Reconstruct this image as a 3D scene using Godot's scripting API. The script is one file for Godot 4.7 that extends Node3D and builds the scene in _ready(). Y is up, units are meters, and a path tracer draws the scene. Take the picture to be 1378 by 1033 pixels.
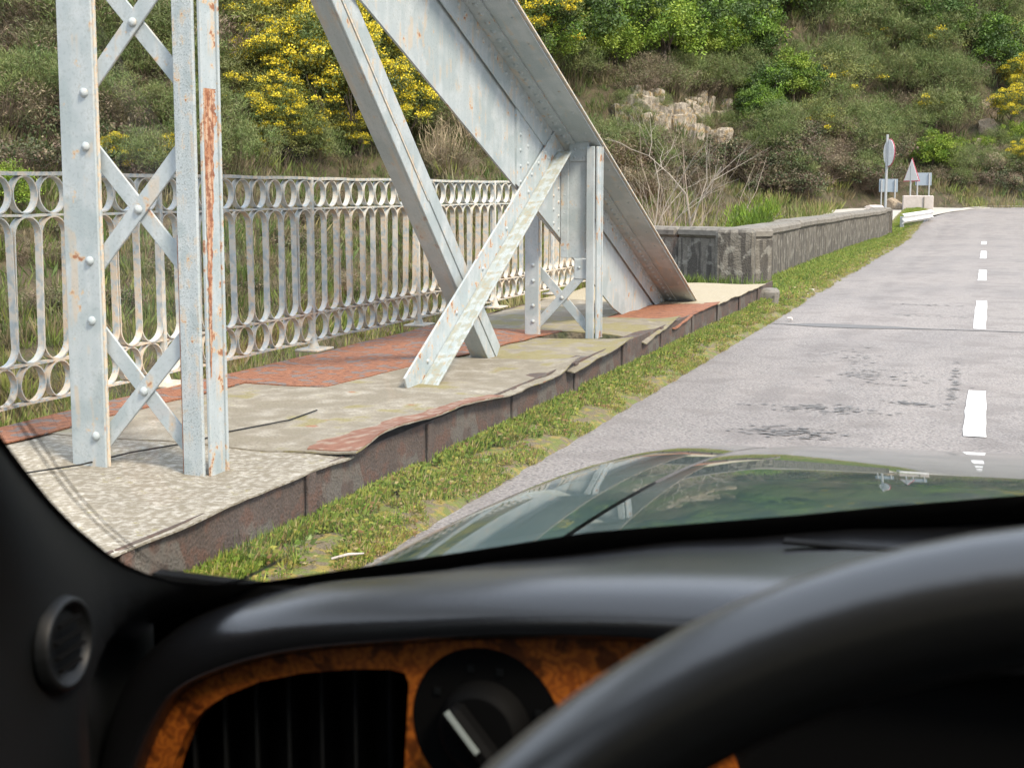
extends Node3D
# A rusty iron truss bridge seen from the driver's seat of a car. Metres, y up; the road runs towards -z.

const F := 1750.0                      # focal length in photograph pixels
const PP := Vector2(689.0, 450.0)      # where the lens axis meets the photograph
const EYE := Vector3(0, 1.15, 0)
var look: Basis
var rng := RandomNumberGenerator.new()
var M := {}
var taken := {}
var bump_noise := FastNoiseLite.new()

# ---------------------------------------------------------------- mesh collector
class Mb:
	var v := PackedVector3Array()
	var ix := PackedInt32Array()
	var uv := PackedVector2Array()
	var col := PackedColorArray()
	func tri(a: Vector3, b: Vector3, c: Vector3) -> void:
		var i := v.size()
		v.append(a); v.append(b); v.append(c)
		ix.append(i); ix.append(i + 1); ix.append(i + 2)
	func quad(a: Vector3, b: Vector3, c: Vector3, d: Vector3) -> void:
		var i := v.size()
		v.append(a); v.append(b); v.append(c); v.append(d)
		ix.append_array([i, i + 1, i + 2, i, i + 2, i + 3])
	func oquad(a: Vector3, b: Vector3, c: Vector3, d: Vector3, out: Vector3) -> void:
		if (c - a).cross(b - a).dot(out) >= 0.0: quad(a, b, c, d)
		else: quad(d, c, b, a)
	func otri(a: Vector3, b: Vector3, c: Vector3, out: Vector3) -> void:
		if (c - a).cross(b - a).dot(out) >= 0.0: tri(a, b, c)
		else: tri(c, b, a)
	func grid(rows: Array, closed := false) -> void:
		var n: int = rows[0].size()
		var base := v.size()
		for r in rows: v.append_array(r)
		for j in rows.size() - 1:
			for i in (n if closed else n - 1):
				var a := base + j * n + i
				var b := base + j * n + (i + 1) % n
				ix.append_array([a, b, b + n, a, b + n, a + n])
	func box(t: Transform3D, size: Vector3, c := 0.0) -> void:
		var h := size / 2.0
		if c <= 0.0:
			for ax in 3:
				for s in [-1.0, 1.0]:
					var o := Vector3.ZERO; o[ax] = s * h[ax]
					var p := Vector3.ZERO; p[(ax + 1) % 3] = h[(ax + 1) % 3]
					var q := Vector3.ZERO; q[(ax + 2) % 3] = h[(ax + 2) % 3]
					oquad(t * (o - p - q), t * (o + p - q), t * (o + p + q), t * (o - p + q), t.basis * o)
			return
		c = minf(c, 0.45 * minf(size.x, minf(size.y, size.z)))
		var k := func(ax: int, s: Vector3) -> Vector3:
			var r := Vector3(s.x * (h.x - c), s.y * (h.y - c), s.z * (h.z - c))
			r[ax] = s[ax] * h[ax]
			return r
		for ax in 3:
			var b := (ax + 1) % 3
			var d := (ax + 2) % 3
			for s in [-1.0, 1.0]:
				var s0 := Vector3.ONE; s0[ax] = s
				var pts := []
				for w in [[-1.0, -1.0], [1.0, -1.0], [1.0, 1.0], [-1.0, 1.0]]:
					var sg := s0; sg[b] = w[0]; sg[d] = w[1]
					pts.append(t * k.call(ax, sg))
				var o := Vector3.ZERO; o[ax] = s
				oquad(pts[0], pts[1], pts[2], pts[3], t.basis * o)
				for s2 in [-1.0, 1.0]:      # edge between faces ax and b
					var e0 := Vector3.ONE; e0[ax] = s; e0[b] = s2; e0[d] = -1.0
					var e1 := e0; e1[d] = 1.0
					var o2 := Vector3.ZERO; o2[ax] = s; o2[b] = s2
					oquad(t * k.call(ax, e0), t * k.call(ax, e1), t * k.call(b, e1), t * k.call(b, e0), t.basis * o2)
		for x in [-1.0, 1.0]:
			for y in [-1.0, 1.0]:
				for z in [-1.0, 1.0]:
					var s3 := Vector3(x, y, z)
					otri(t * k.call(0, s3), t * k.call(1, s3), t * k.call(2, s3), t.basis * s3)
	func extrude(a: Vector3, b: Vector3, ex: Vector3, prof: PackedVector2Array, cap := true) -> void:
		# a closed profile (x along ex, y along ex x dir) swept straight from a to b
		var dir := (b - a).normalized()
		var px := (ex - dir * ex.dot(dir)).normalized()
		var py := dir.cross(px)
		var n := prof.size()
		var mid := Vector2.ZERO
		for p in prof: mid += p / n
		var area := 0.0
		for i in n: area += prof[i].cross(prof[(i + 1) % n])
		for i in n:
			var p := prof[i]
			var q := prof[(i + 1) % n]
			var e := (q - p).orthogonal() * (-1.0 if area > 0 else 1.0) * -1.0
			var out := px * e.x + py * e.y
			# outward is to the right of the edge for counter-clockwise outlines
			var r := q - p
			var o2 := Vector2(r.y, -r.x) * signf(area)
			out = px * o2.x + py * o2.y
			var p0 := px * p.x + py * p.y
			var q0 := px * q.x + py * q.y
			oquad(a + p0, a + q0, b + q0, b + p0, out)
		if cap:
			var tr := Geometry2D.triangulate_polygon(prof)
			for i in range(0, tr.size(), 3):
				var w := []
				for j in 3: w.append(px * prof[tr[i + j]].x + py * prof[tr[i + j]].y)
				otri(a + w[0], a + w[1], a + w[2], -dir)
				otri(b + w[0], b + w[1], b + w[2], dir)
	func tube(pts: Array, radii: Array, sides := 8, cap := true) -> void:
		var rows := []
		var ref := Vector3.UP if absf((pts[-1] - pts[0]).normalized().y) < 0.9 else Vector3.RIGHT
		for i in pts.size():
			var d: Vector3 = (pts[mini(i + 1, pts.size() - 1)] - pts[maxi(i - 1, 0)]).normalized()
			var x := d.cross(ref).normalized()
			var y := x.cross(d)
			var row := PackedVector3Array()
			for k in sides:
				var a := TAU * k / sides
				row.append(pts[i] + (x * cos(a) + y * sin(a)) * radii[i])
			rows.append(row)
		grid(rows, true)
		if cap:
			for e in [0, pts.size() - 1]:
				var d2: Vector3 = (pts[1] - pts[0]) * (-1.0 if e == 0 else 1.0)
				if e > 0: d2 = pts[e] - pts[e - 1]
				for k in range(1, sides - 1): otri(rows[e][0], rows[e][k], rows[e][k + 1], d2)
	func mesh() -> ArrayMesh:
		var nn := PackedVector3Array()
		nn.resize(v.size())
		for i in range(0, ix.size(), 3):
			var f := (v[ix[i + 2]] - v[ix[i]]).cross(v[ix[i + 1]] - v[ix[i]])
			nn[ix[i]] += f; nn[ix[i + 1]] += f; nn[ix[i + 2]] += f
		for i in nn.size(): nn[i] = nn[i].normalized()
		var arr := []
		arr.resize(Mesh.ARRAY_MAX)
		arr[Mesh.ARRAY_VERTEX] = v
		arr[Mesh.ARRAY_NORMAL] = nn
		arr[Mesh.ARRAY_INDEX] = ix
		if uv.size() == v.size(): arr[Mesh.ARRAY_TEX_UV] = uv
		if col.size() == v.size(): arr[Mesh.ARRAY_COLOR] = col
		var m := ArrayMesh.new()
		m.add_surface_from_arrays(Mesh.PRIMITIVE_TRIANGLES, arr)
		return m

# ---------------------------------------------------------------- small helpers
func at(x: float, y: float, z: float) -> Transform3D: return Transform3D(Basis(), Vector3(x, y, z))
func rnd(a: float, b: float) -> float: return rng.randf_range(a, b)
func lin(r: float, g: float, b: float) -> Color: return Color(r, g, b).linear_to_srgb()
func ray(u: float, v: float) -> Vector3: return (look * Vector3((u - PP.x) / F, -(v - PP.y) / F, -1.0)).normalized()
func on_y(u: float, v: float, y: float) -> Vector3:
	var d := ray(u, v)
	return EYE + d * ((y - EYE.y) / d.y)
func on_z(u: float, v: float, z: float) -> Vector3:
	var d := ray(u, v)
	return EYE + d * (z / d.z)
func on_ground(u: float, v: float) -> Vector3:
	var d := ray(u, v)
	var t := 16.0
	while t < 120.0:
		var p := EYE + d * t
		if p.y < ground(p.x, p.z): return Vector3(p.x, ground(p.x, p.z), p.z)
		t += 0.15
	return Vector3.INF
func numbered(called: String) -> String:
	taken[called] = taken.get(called, -1) + 1
	return called if taken[called] == 0 else "%s_%03d" % [called, taken[called]]
func tag(o: Node3D, label: String, category := "", group := "", kind := "") -> Node3D:
	if label: o.set_meta("label", label)
	if category: o.set_meta("category", category)
	if group: o.set_meta("group", group)
	if kind: o.set_meta("kind", kind)
	return o
func thing(called: String, where: Vector3, label: String, category: String, group := "") -> Node3D:
	var o := Node3D.new()
	o.name = numbered(called)
	add_child(o)
	o.position = where
	return tag(o, label, category, group)
func part(parent: Node3D, called: String, shape, mat: Material, xf := Transform3D()) -> MeshInstance3D:
	var o := MeshInstance3D.new()
	o.name = numbered(called) if parent == self else called
	o.mesh = shape.mesh() if shape is Mb else shape
	o.material_override = mat
	o.transform = xf
	parent.add_child(o, true)
	return o
func hub(parent: Node3D, called: String) -> Node3D:
	var o := Node3D.new()
	o.name = called
	parent.add_child(o, true)
	return o
func interp(tab: Array, x: float) -> float:
	if x <= tab[0][0]: return tab[0][1]
	for i in range(1, tab.size()):
		if x <= tab[i][0]:
			return lerpf(tab[i - 1][1], tab[i][1], smoothstep(tab[i - 1][0], tab[i][0], x))
	return tab[-1][1]

# ---------------------------------------------------------------- textures
var NB := {}
const TS := 512
func nz(key: String, freq: float, octaves: int, w := TS, h := TS, kind := FastNoiseLite.TYPE_SIMPLEX_SMOOTH) -> void:
	var n := FastNoiseLite.new()
	n.noise_type = kind
	n.seed = hash(key) % 9999
	n.frequency = freq
	n.fractal_type = FastNoiseLite.FRACTAL_FBM if octaves > 1 else FastNoiseLite.FRACTAL_NONE
	n.fractal_octaves = octaves
	if kind == FastNoiseLite.TYPE_CELLULAR: n.cellular_return_type = FastNoiseLite.RETURN_DISTANCE2_SUB
	var im := n.get_seamless_image(w, h, false, false, 0.2, true)
	if w != TS or h != TS: im.resize(TS, TS, Image.INTERPOLATE_CUBIC)
	im.convert(Image.FORMAT_L8)
	var d := im.get_data()
	var out := PackedFloat32Array()
	out.resize(TS * TS)
	for i in TS * TS: out[i] = d[i] / 255.0
	NB[key] = out
func tex(fn: Callable) -> ImageTexture:      # fn(i, x, y) -> Color in linear light
	var data := PackedByteArray()
	data.resize(TS * TS * 3)
	var o := 0
	for y in TS:
		for x in TS:
			var c: Color = fn.call(y * TS + x, x, y)
			c = c.linear_to_srgb()
			data[o] = clampi(int(c.r * 255.0), 0, 255); data[o + 1] = clampi(int(c.g * 255.0), 0, 255); data[o + 2] = clampi(int(c.b * 255.0), 0, 255)
			o += 3
	return ImageTexture.create_from_image(Image.create_from_data(TS, TS, false, Image.FORMAT_RGB8, data))
func grey(fn: Callable) -> ImageTexture:
	var data := PackedByteArray()
	data.resize(TS * TS)
	for y in TS:
		for x in TS:
			data[y * TS + x] = clampi(int(float(fn.call(y * TS + x, x, y)) * 255.0), 0, 255)
	return ImageTexture.create_from_image(Image.create_from_data(TS, TS, false, Image.FORMAT_L8, data))
func surf(albedo, rough := 0.7, scale := 0.5, height: Texture2D = null, relief := 0.2, tint := Color.WHITE) -> StandardMaterial3D:
	var m := StandardMaterial3D.new()
	m.roughness = rough
	if albedo is Texture2D:
		m.albedo_texture = albedo
		m.albedo_color = tint
	else: m.albedo_color = albedo
	m.uv1_triplanar = true
	m.uv1_world_triplanar = true
	m.uv1_triplanar_sharpness = 4.0
	m.uv1_scale = Vector3.ONE * scale
	if height:
		m.heightmap_enabled = true
		m.heightmap_texture = height
		m.heightmap_scale = relief
	return m
func plain(c: Color, rough := 0.6, metal := 0.0, spec := 0.5) -> StandardMaterial3D:
	var m := StandardMaterial3D.new()
	m.albedo_color = c
	m.roughness = rough
	m.metallic = metal
	m.metallic_specular = spec
	return m
func mixc(a: Color, b: Color, t: float) -> Color: return a.lerp(b, clampf(t, 0.0, 1.0))
func ss(a: float, b: float, x: float) -> float: return smoothstep(a, b, x)

func make_materials() -> void:
	nz("fine", 0.16, 2)
	nz("mid", 0.03, 4)
	nz("big", 0.008, 4)
	nz("speck", 0.35, 1)
	nz("streak", 0.05, 3, 512, 48)
	nz("lime", 0.02, 5)
	nz("cell", 0.05, 1, TS, TS, FastNoiseLite.TYPE_CELLULAR)
	var fine: PackedFloat32Array = NB.fine
	var mid: PackedFloat32Array = NB.mid
	var big: PackedFloat32Array = NB.big
	var speck: PackedFloat32Array = NB.speck
	var streak: PackedFloat32Array = NB.streak
	var lime: PackedFloat32Array = NB.lime
	var cell: PackedFloat32Array = NB.cell
	# pale blue-grey bridge paint with chalky streaks, grime specks and flecks of rust
	var paint := func(i: int, rust_at: float, mottle: float) -> Color:
		var c := mixc(Color(0.375, 0.430, 0.455), Color(0.52, 0.565, 0.585), ss(0.25, 0.8, streak[i] * 0.3 + mid[i] * 0.35 + big[i] * 0.35))
		c = mixc(c, Color(0.27, 0.335, 0.355), ss(0.45, 0.7, big[i]) * 0.6)
		c = mixc(c, Color(0.24, 0.28, 0.28), ss(0.62, 0.80, fine[i]) * mottle)
		c = mixc(c, Color(0.52, 0.42, 0.30), ss(0.56, 0.78, streak[i]) * ss(0.45, 0.62, lime[i]) * 0.55)
		c = mixc(c, Color(0.22, 0.25, 0.24), ss(0.55, 0.75, mid[i] * 0.5 + speck[i] * 0.5) * (0.15 + mottle * 0.4))
		var r: float = mid[i] * 0.45 + lime[i] * 0.35 + fine[i] * 0.2
		c = mixc(c, Color(0.58, 0.42, 0.26), ss(rust_at - 0.07, rust_at, r) * 0.8)
		c = mixc(c, Color(0.26, 0.085, 0.035), ss(rust_at, rust_at + 0.06, r) * 0.85)
		return c
	M.paint = surf(tex(func(i, _x, _y): return paint.call(i, 0.71, 0.35)), 0.6, 0.6)
	M.paint_worn = surf(tex(func(i, _x, _y): return paint.call(i, 0.64, 0.5)), 0.65, 0.9)
	M.paint_mottled = surf(tex(func(i, _x, _y): return paint.call(i, 0.72, 0.95)), 0.75, 1.3, grey(func(i, _x, _y): return fine[i]), 0.08)
	M.rail_iron = surf(tex(func(i, _x, _y): return mixc(paint.call(i, 0.63, 0.35), Color(0.66, 0.61, 0.52), ss(0.2, 0.7, lime[i]) * 0.75)), 0.65, 1.7)
	M.rail_rusty = surf(tex(func(i, _x, _y): return mixc(paint.call(i, 0.57, 0.4), Color(0.64, 0.54, 0.41), ss(0.2, 0.65, lime[i]) * 0.8)), 0.75, 1.9)
	M.paint_grime = surf(tex(func(i, _x, _y): return mixc(paint.call(i, 0.66, 0.8), Color(0.27, 0.28, 0.22), ss(0.35, 0.6, streak[i] * 0.4 + lime[i] * 0.6) * 0.75)), 0.8, 1.5)
	var rust := func(i: int) -> Color:
		var c := mixc(Color(0.18, 0.068, 0.036), Color(0.33, 0.140, 0.075), mid[i])
		c = mixc(c, Color(0.45, 0.22, 0.10), ss(0.55, 0.8, fine[i]) * 0.6)
		return mixc(c, Color(0.12, 0.05, 0.035), ss(0.55, 0.75, lime[i]) * 0.6)
	var tread := grey(func(i: int, x: int, y: int):      # raised lozenges of chequer plate, eight by eight to a tile
		var cx := fposmod(x / 32.0, 1.0) - 0.5
		var cy := fposmod(y / 32.0, 1.0) - 0.5
		var odd := (x / 32 + y / 32) % 2 == 0
		var a: float = (cx + cy) if odd else (cx - cy)
		var b: float = (cx - cy) if odd else (cx + cy)
		return ss(0.16, 0.08, absf(a)) * ss(0.62, 0.5, absf(b)) * 0.8 + fine[i] * 0.2)
	M.rust_plate = surf(tex(func(i, _x, _y):
		var c: Color = rust.call(i)
		return mixc(c, Color(0.17, 0.14, 0.13), ss(0.60, 0.68, big[i]))), 0.85, 1.7, tread, 0.5)
	M.rust = surf(tex(func(i, _x, _y): return rust.call(i)), 0.9, 1.1, grey(func(i, _x, _y): return lime[i]), 0.3)
	M.rust_dark = surf(tex(func(i, _x, _y): return mixc(mixc(Color(0.17, 0.075, 0.048), Color(0.27, 0.135, 0.090), mid[i]), Color(0.33, 0.27, 0.21), ss(0.45, 0.75, lime[i]) * 0.6)), 0.9, 1.0)
	M.rust_stain = surf(tex(func(i, _x, _y):
		var c := mixc(Color(0.38, 0.17, 0.085), Color(0.52, 0.37, 0.26), ss(0.4, 0.65, streak[i] * 0.6 + fine[i] * 0.4))
		return mixc(c, Color(0.20, 0.07, 0.035), ss(0.42, 0.62, lime[i] * 0.5 + mid[i] * 0.5) * 0.85)), 0.9, 2.6)
	# footway surface: weathered whitish grey, olive-brown grime and moss
	var deck := func(i: int, white: float, moss: float, red: float) -> Color:
		var c := mixc(Color(0.215, 0.188, 0.140), Color(0.295, 0.268, 0.215), ss(0.35, 0.65, mid[i] * 0.4 + lime[i] * 0.3 + big[i] * 0.3))
		c = mixc(c, Color(0.53, 0.51, 0.46), ss(0.60 - white * 0.3, 0.80 - white * 0.3, lime[i] * 0.3 + fine[i] * 0.3 + mid[i] * 0.4) * (0.10 + 0.35 * ss(0.42, 0.6, big[i]) + white * 0.30))
		c = mixc(c, Color(0.22, 0.19, 0.07), ss(0.68 - moss * 0.3, 0.85 - moss * 0.3, big[i] * 0.6 + mid[i] * 0.4) * 0.8)
		c = mixc(c, Color(0.30, 0.12, 0.065), ss(0.80 - red * 0.3, 0.86 - red * 0.3, big[i] * 0.5 + lime[i] * 0.5) * 0.8)
		return mixc(c, Color(0.10, 0.09, 0.07), ss(0.66, 0.80, speck[i]) * 0.5)
	var lumpy := grey(func(i, _x, _y): return lime[i] * 0.55 + fine[i] * 0.45)
	M.deck_white = surf(tex(func(i, _x, _y): return deck.call(i, 0.55, 0.1, 0.0)), 0.9, 2.1, lumpy, 0.3)
	M.deck_grey = surf(tex(func(i, _x, _y): return deck.call(i, 0.2, 0.35, 0.15)), 0.9, 0.42, lumpy, 0.35)
	M.deck_moss = surf(tex(func(i, _x, _y): return deck.call(i, 0.15, 0.95, 0.1)), 0.95, 0.6, lumpy, 0.5)
	M.deck_buff = surf(tex(func(i, _x, _y):
		var c: Color = deck.call(i, 0.3, 0.4, 0.0)
		return mixc(c, Color(0.47, 0.40, 0.27), 0.6)), 0.9, 1.7, tread, 0.8)
	# side plate of the footway: brown-grey, sooty, with faint vertical runs
	M.fascia = surf(tex(func(i, _x, _y):
		var c := mixc(Color(0.060, 0.047, 0.040), Color(0.115, 0.085, 0.072), streak[i] * 0.6 + mid[i] * 0.4)
		c = mixc(c, Color(0.13, 0.068, 0.048), ss(0.5, 0.75, lime[i]) * 0.6)
		c = mixc(c, Color(0.14, 0.135, 0.12), ss(0.60, 0.72, big[i]) * 0.6)
		return mixc(c, Color(0.04, 0.035, 0.03), ss(0.6, 0.78, fine[i]) * 0.6)), 0.9, 0.9, lumpy, 0.6)
	# asphalt: pale aged binder with stones
	M.asphalt = surf(tex(func(i, _x, _y):
		var c := mixc(Color(0.215, 0.196, 0.187), Color(0.275, 0.252, 0.240), mid[i])
		c = mixc(c, Color(0.38, 0.37, 0.355), ss(0.62, 0.75, speck[i]) * 0.7)
		c = mixc(c, Color(0.10, 0.098, 0.098), ss(0.40, 0.28, fine[i]) * 0.6)
		return mixc(c, Color(0.175, 0.158, 0.15), ss(0.5, 0.75, big[i]) * 0.5)), 0.85, 0.42, grey(func(i, _x, _y): return fine[i] * 0.6 + speck[i] * 0.4), 0.8)
	M.asphalt.detail_enabled = true
	M.asphalt.detail_blend_mode = BaseMaterial3D.BLEND_MODE_MUL
	M.asphalt.uv2_triplanar = true
	M.asphalt.uv2_world_triplanar = true
	M.asphalt.uv2_scale = Vector3.ONE * 0.075
	M.asphalt.detail_uv_layer = BaseMaterial3D.DETAIL_UV_2
	M.asphalt.detail_albedo = tex(func(i, _x, _y): return mixc(Color(0.84, 0.835, 0.835), Color(1, 0.985, 0.97), ss(0.25, 0.65, big[i] * 0.6 + streak[i] * 0.4)))
	M.tar = surf(tex(func(i, _x, _y): return mixc(Color(0.10, 0.098, 0.097), Color(0.17, 0.166, 0.162), fine[i])), 0.7, 0.9)
	M.line_paint = surf(tex(func(i, _x, _y): return mixc(Color(0.80, 0.80, 0.79), Color(0.55, 0.54, 0.53), ss(0.6, 0.8, fine[i]))), 0.7, 0.8)
	M.verge = surf(tex(func(i, _x, _y):
		var c := mixc(Color(0.10, 0.085, 0.05), Color(0.20, 0.16, 0.10), fine[i])
		c = mixc(c, Color(0.13, 0.15, 0.035), ss(0.45, 0.6, lime[i]))
		return mixc(c, Color(0.26, 0.20, 0.045), ss(0.52, 0.70, mid[i]) * 0.8)), 0.95, 0.9, lumpy, 1.5)
	M.gravel = surf(tex(func(i, _x, _y): return mixc(Color(0.36, 0.33, 0.29), Color(0.50, 0.47, 0.42), fine[i] * 0.6 + mid[i] * 0.4)), 0.95, 0.5)
	# parapet: grey render with dark vertical weather stains
	M.parapet = surf(tex(func(i, _x, _y):
		var c := mixc(Color(0.115, 0.105, 0.088), Color(0.215, 0.198, 0.170), mid[i])
		c = mixc(c, Color(0.055, 0.05, 0.045), ss(0.45, 0.62, streak[i]) * 0.85)
		c = mixc(c, Color(0.33, 0.32, 0.28), ss(0.62, 0.75, lime[i]) * 0.5)
		return mixc(c, Color(0.08, 0.075, 0.06), ss(0.62, 0.8, fine[i]) * 0.5)), 0.95, 0.45, lumpy, 1.5)
	M.coping = surf(tex(func(i, _x, _y):
		var c := mixc(Color(0.13, 0.12, 0.10), Color(0.27, 0.25, 0.22), lime[i])
		return mixc(c, Color(0.06, 0.058, 0.05), ss(0.55, 0.75, mid[i]) * 0.6)), 0.95, 0.6, lumpy, 0.5)
	M.soil = surf(tex(func(i, _x, _y):  # shade between the plants is put into this dark soil colour
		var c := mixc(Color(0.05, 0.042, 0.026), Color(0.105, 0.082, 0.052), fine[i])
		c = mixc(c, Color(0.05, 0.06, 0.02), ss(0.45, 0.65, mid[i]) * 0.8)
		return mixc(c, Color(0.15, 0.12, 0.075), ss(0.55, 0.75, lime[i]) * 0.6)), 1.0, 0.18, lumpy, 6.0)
	M.rock = surf(tex(func(i, _x, _y):
		var c := mixc(Color(0.20, 0.175, 0.14), Color(0.44, 0.39, 0.32), ss(0.3, 0.7, mid[i] * 0.5 + streak[i] * 0.5))
		c = mixc(c, Color(0.38, 0.26, 0.11), ss(0.55, 0.72, lime[i]) * 0.7)
		return mixc(c, Color(0.11, 0.10, 0.08), ss(0.6, 0.78, fine[i]) * 0.7)), 0.95, 0.35, lumpy, 3.0)
	M.earth_cut = surf(tex(func(i, _x, _y):
		var c := mixc(Color(0.24, 0.18, 0.12), Color(0.42, 0.35, 0.26), mid[i])
		return mixc(c, Color(0.13, 0.10, 0.07), ss(0.55, 0.75, fine[i]) * 0.7)), 0.95, 0.3, lumpy, 4.0)
	# car
	M.car_paint = plain(lin(0.010, 0.065, 0.064), 0.30, 0.6)
	M.car_paint.clearcoat_enabled = true
	M.car_paint.clearcoat = 1.0
	M.car_paint.clearcoat_roughness = 0.02
	var grain := grey(func(i, _x, _y): return cell[i])
	M.dash = surf(lin(0.005, 0.0053, 0.0062), 0.27, 9.0, grain, 0.005)
	M.dash.metallic_specular = 0.62
	M.trim = surf(lin(0.0028, 0.0034, 0.0038), 0.5, 9.0, grain, 0.004)
	M.trim.metallic_specular = 0.40
	M.wheel_leather = surf(lin(0.003, 0.0035, 0.004), 0.30, 14.0, grain, 0.003)
	M.wheel_leather.metallic_specular = 0.71
	M.black = plain(lin(0.0025, 0.0025, 0.0025), 0.7, 0.0, 0.2)
	M.frit = plain(lin(0.004, 0.004, 0.004), 0.5)
	M.rubber = plain(lin(0.012, 0.012, 0.012), 0.7)
	M.headliner = plain(lin(0.02, 0.02, 0.02), 0.95)
	M.carpet = plain(lin(0.008, 0.008, 0.008), 1.0)
	M.mark_white = plain(lin(0.30, 0.34, 0.32), 0.6)
	M.alloy = plain(lin(0.45, 0.45, 0.46), 0.35, 0.9)
	M.wood = surf(tex(func(i, x, y):      # burr walnut: swirling figure and dark eyes
		var w: float = mid[i] * 6.0 + big[i] * 9.0 + x * 0.01
		var g := 0.5 + 0.5 * sin(w * 3.0)
		var c := mixc(Color(0.16, 0.035, 0.006), Color(0.42, 0.125, 0.016), g * 0.7 + fine[i] * 0.3)
		return mixc(c, Color(0.05, 0.012, 0.003), ss(0.58, 0.72, lime[i]) * 0.8)), 0.35, 3.6)
	M.wood.clearcoat_enabled = true
	M.wood.clearcoat = 1.0
	M.wood.clearcoat_roughness = 0.05
	M.glass = plain(Color(1, 1, 1, 0.03), 0.0)
	M.glass.transparency = BaseMaterial3D.TRANSPARENCY_ALPHA
	M.sign_back = surf(tex(func(i, _x, _y): return mixc(Color(0.82, 0.82, 0.82), Color(0.70, 0.71, 0.72), mid[i])), 0.5, 0.6)
	M.sign_grey = plain(lin(0.30, 0.36, 0.42), 0.5)
	M.sign_red = plain(lin(0.50, 0.06, 0.12), 0.5)
	M.galvanised = plain(lin(0.48, 0.50, 0.51), 0.45, 0.4)
	M.concrete = surf(tex(func(i, _x, _y): return mixc(Color(0.42, 0.37, 0.34), Color(0.60, 0.55, 0.52), mid[i] * 0.6 + fine[i] * 0.4)), 0.9, 0.5)
	# plants carry their colours on the vertices
	M.leaf = StandardMaterial3D.new()
	M.leaf.vertex_color_use_as_albedo = true
	M.leaf.roughness = 0.6
	M.leaf.backlight_enabled = true
	M.leaf.backlight = Color(0.55, 0.55, 0.55)
	M.twig = StandardMaterial3D.new()
	M.twig.vertex_color_use_as_albedo = true
	M.twig.roughness = 0.9
	M.bark = surf(tex(func(i, _x, _y): return mixc(Color(0.09, 0.07, 0.055), Color(0.19, 0.15, 0.12), streak[i])), 0.95, 1.0)
	M.pale_bark = plain(lin(0.34, 0.30, 0.25), 0.9)

# ---------------------------------------------------------------- land
const FOOT := [[-180, 70], [-90, 60], [-40, 56], [-3, 52], [4, 48], [9, 42], [15, 35], [23, 28], [33, 24], [45, 23], [80, 27], [120, 60], [180, 70]]
const LOW := [[-180, -4], [-60, -2], [-20, 0.55], [4, 0.55], [9, 0.1], [13, -0.2], [18, -1.4], [25, -2.6], [35, -3.2], [60, -3.2], [90, -4], [180, -4]]
func road_y(z: float) -> float: return 0.58 * smoothstep(-31.0, -46.0, z)
func ground(x: float, z: float) -> float:
	var r := sqrt(x * x + z * z)
	var phi := rad_to_deg(atan2(-x, -z))
	var s := r - interp(FOOT, phi) + bump_noise.get_noise_2d(x * 2.0, z * 2.0) * 2.0
	var low := interp(LOW, phi)
	var t := smoothstep(-14.2, -15.4, z) * smoothstep(-9.5, -4.4, x)
	var h := lerpf(low - 1.4 * smoothstep(-2.0, -12.0, s), road_y(z) - 0.05, t)
	if s > 0.0:
		h += 0.55 * s if s < 6.0 else 3.3 + (0.8 * (s - 6.0) if s < 26.0 else 16.0 + 0.25 * (s - 26.0))
	return h + bump_noise.get_noise_2d(x * 9.0, z * 9.0) * 0.35 * smoothstep(-6.0, 3.0, s)

func build_land() -> void:
	var phis := []
	var p := -180.0
	while p < 180.0:
		phis.append(p)
		p += 0.75 if p > -12.0 and p < 55.0 else 4.0
	var rows := []
	var r := 2.0
	while r < 260.0:
		var row := PackedVector3Array()
		for a in phis:
			var x: float = -sin(deg_to_rad(a)) * r
			var z: float = -cos(deg_to_rad(a)) * r
			row.append(Vector3(x, ground(x, z), z))
		rows.append(row)
		r += 0.6 if r < 62.0 else r * 0.06
	var mb := Mb.new()
	mb.grid(rows, true)
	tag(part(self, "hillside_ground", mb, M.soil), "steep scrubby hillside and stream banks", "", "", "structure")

func path(t: float) -> Transform3D:      # the road's middle: straight, then bending right past the wall
	var bend := 37.0
	if t < bend: return at(0.0, 0, -t)
	var rad := 22.0
	var a := (t - bend) / rad
	return Transform3D(Basis(Vector3.UP, -a), Vector3(rad - rad * cos(a), 0, -bend - rad * sin(a)))
func strip(ts: Array, x0: float, x1: float, lift: float, nx := 2, rough := 0.0) -> Mb:
	var rows := []
	for t in ts:
		var k := path(t)
		var row := PackedVector3Array()
		for i in nx:
			var q := k * Vector3(lerpf(x0, x1, float(i) / (nx - 1)), 0, 0)
			q.y = road_y(q.z) + lift + rough * bump_noise.get_noise_2d(q.x * 60.0, q.z * 60.0)
			row.append(q)
		rows.append(row)
	var mb := Mb.new()
	mb.grid(rows)
	return mb
func steps(a: float, b: float, d: float) -> Array:
	var o := []
	var t := a
	while t < b + 0.001:
		o.append(t); t += d
	return o

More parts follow.
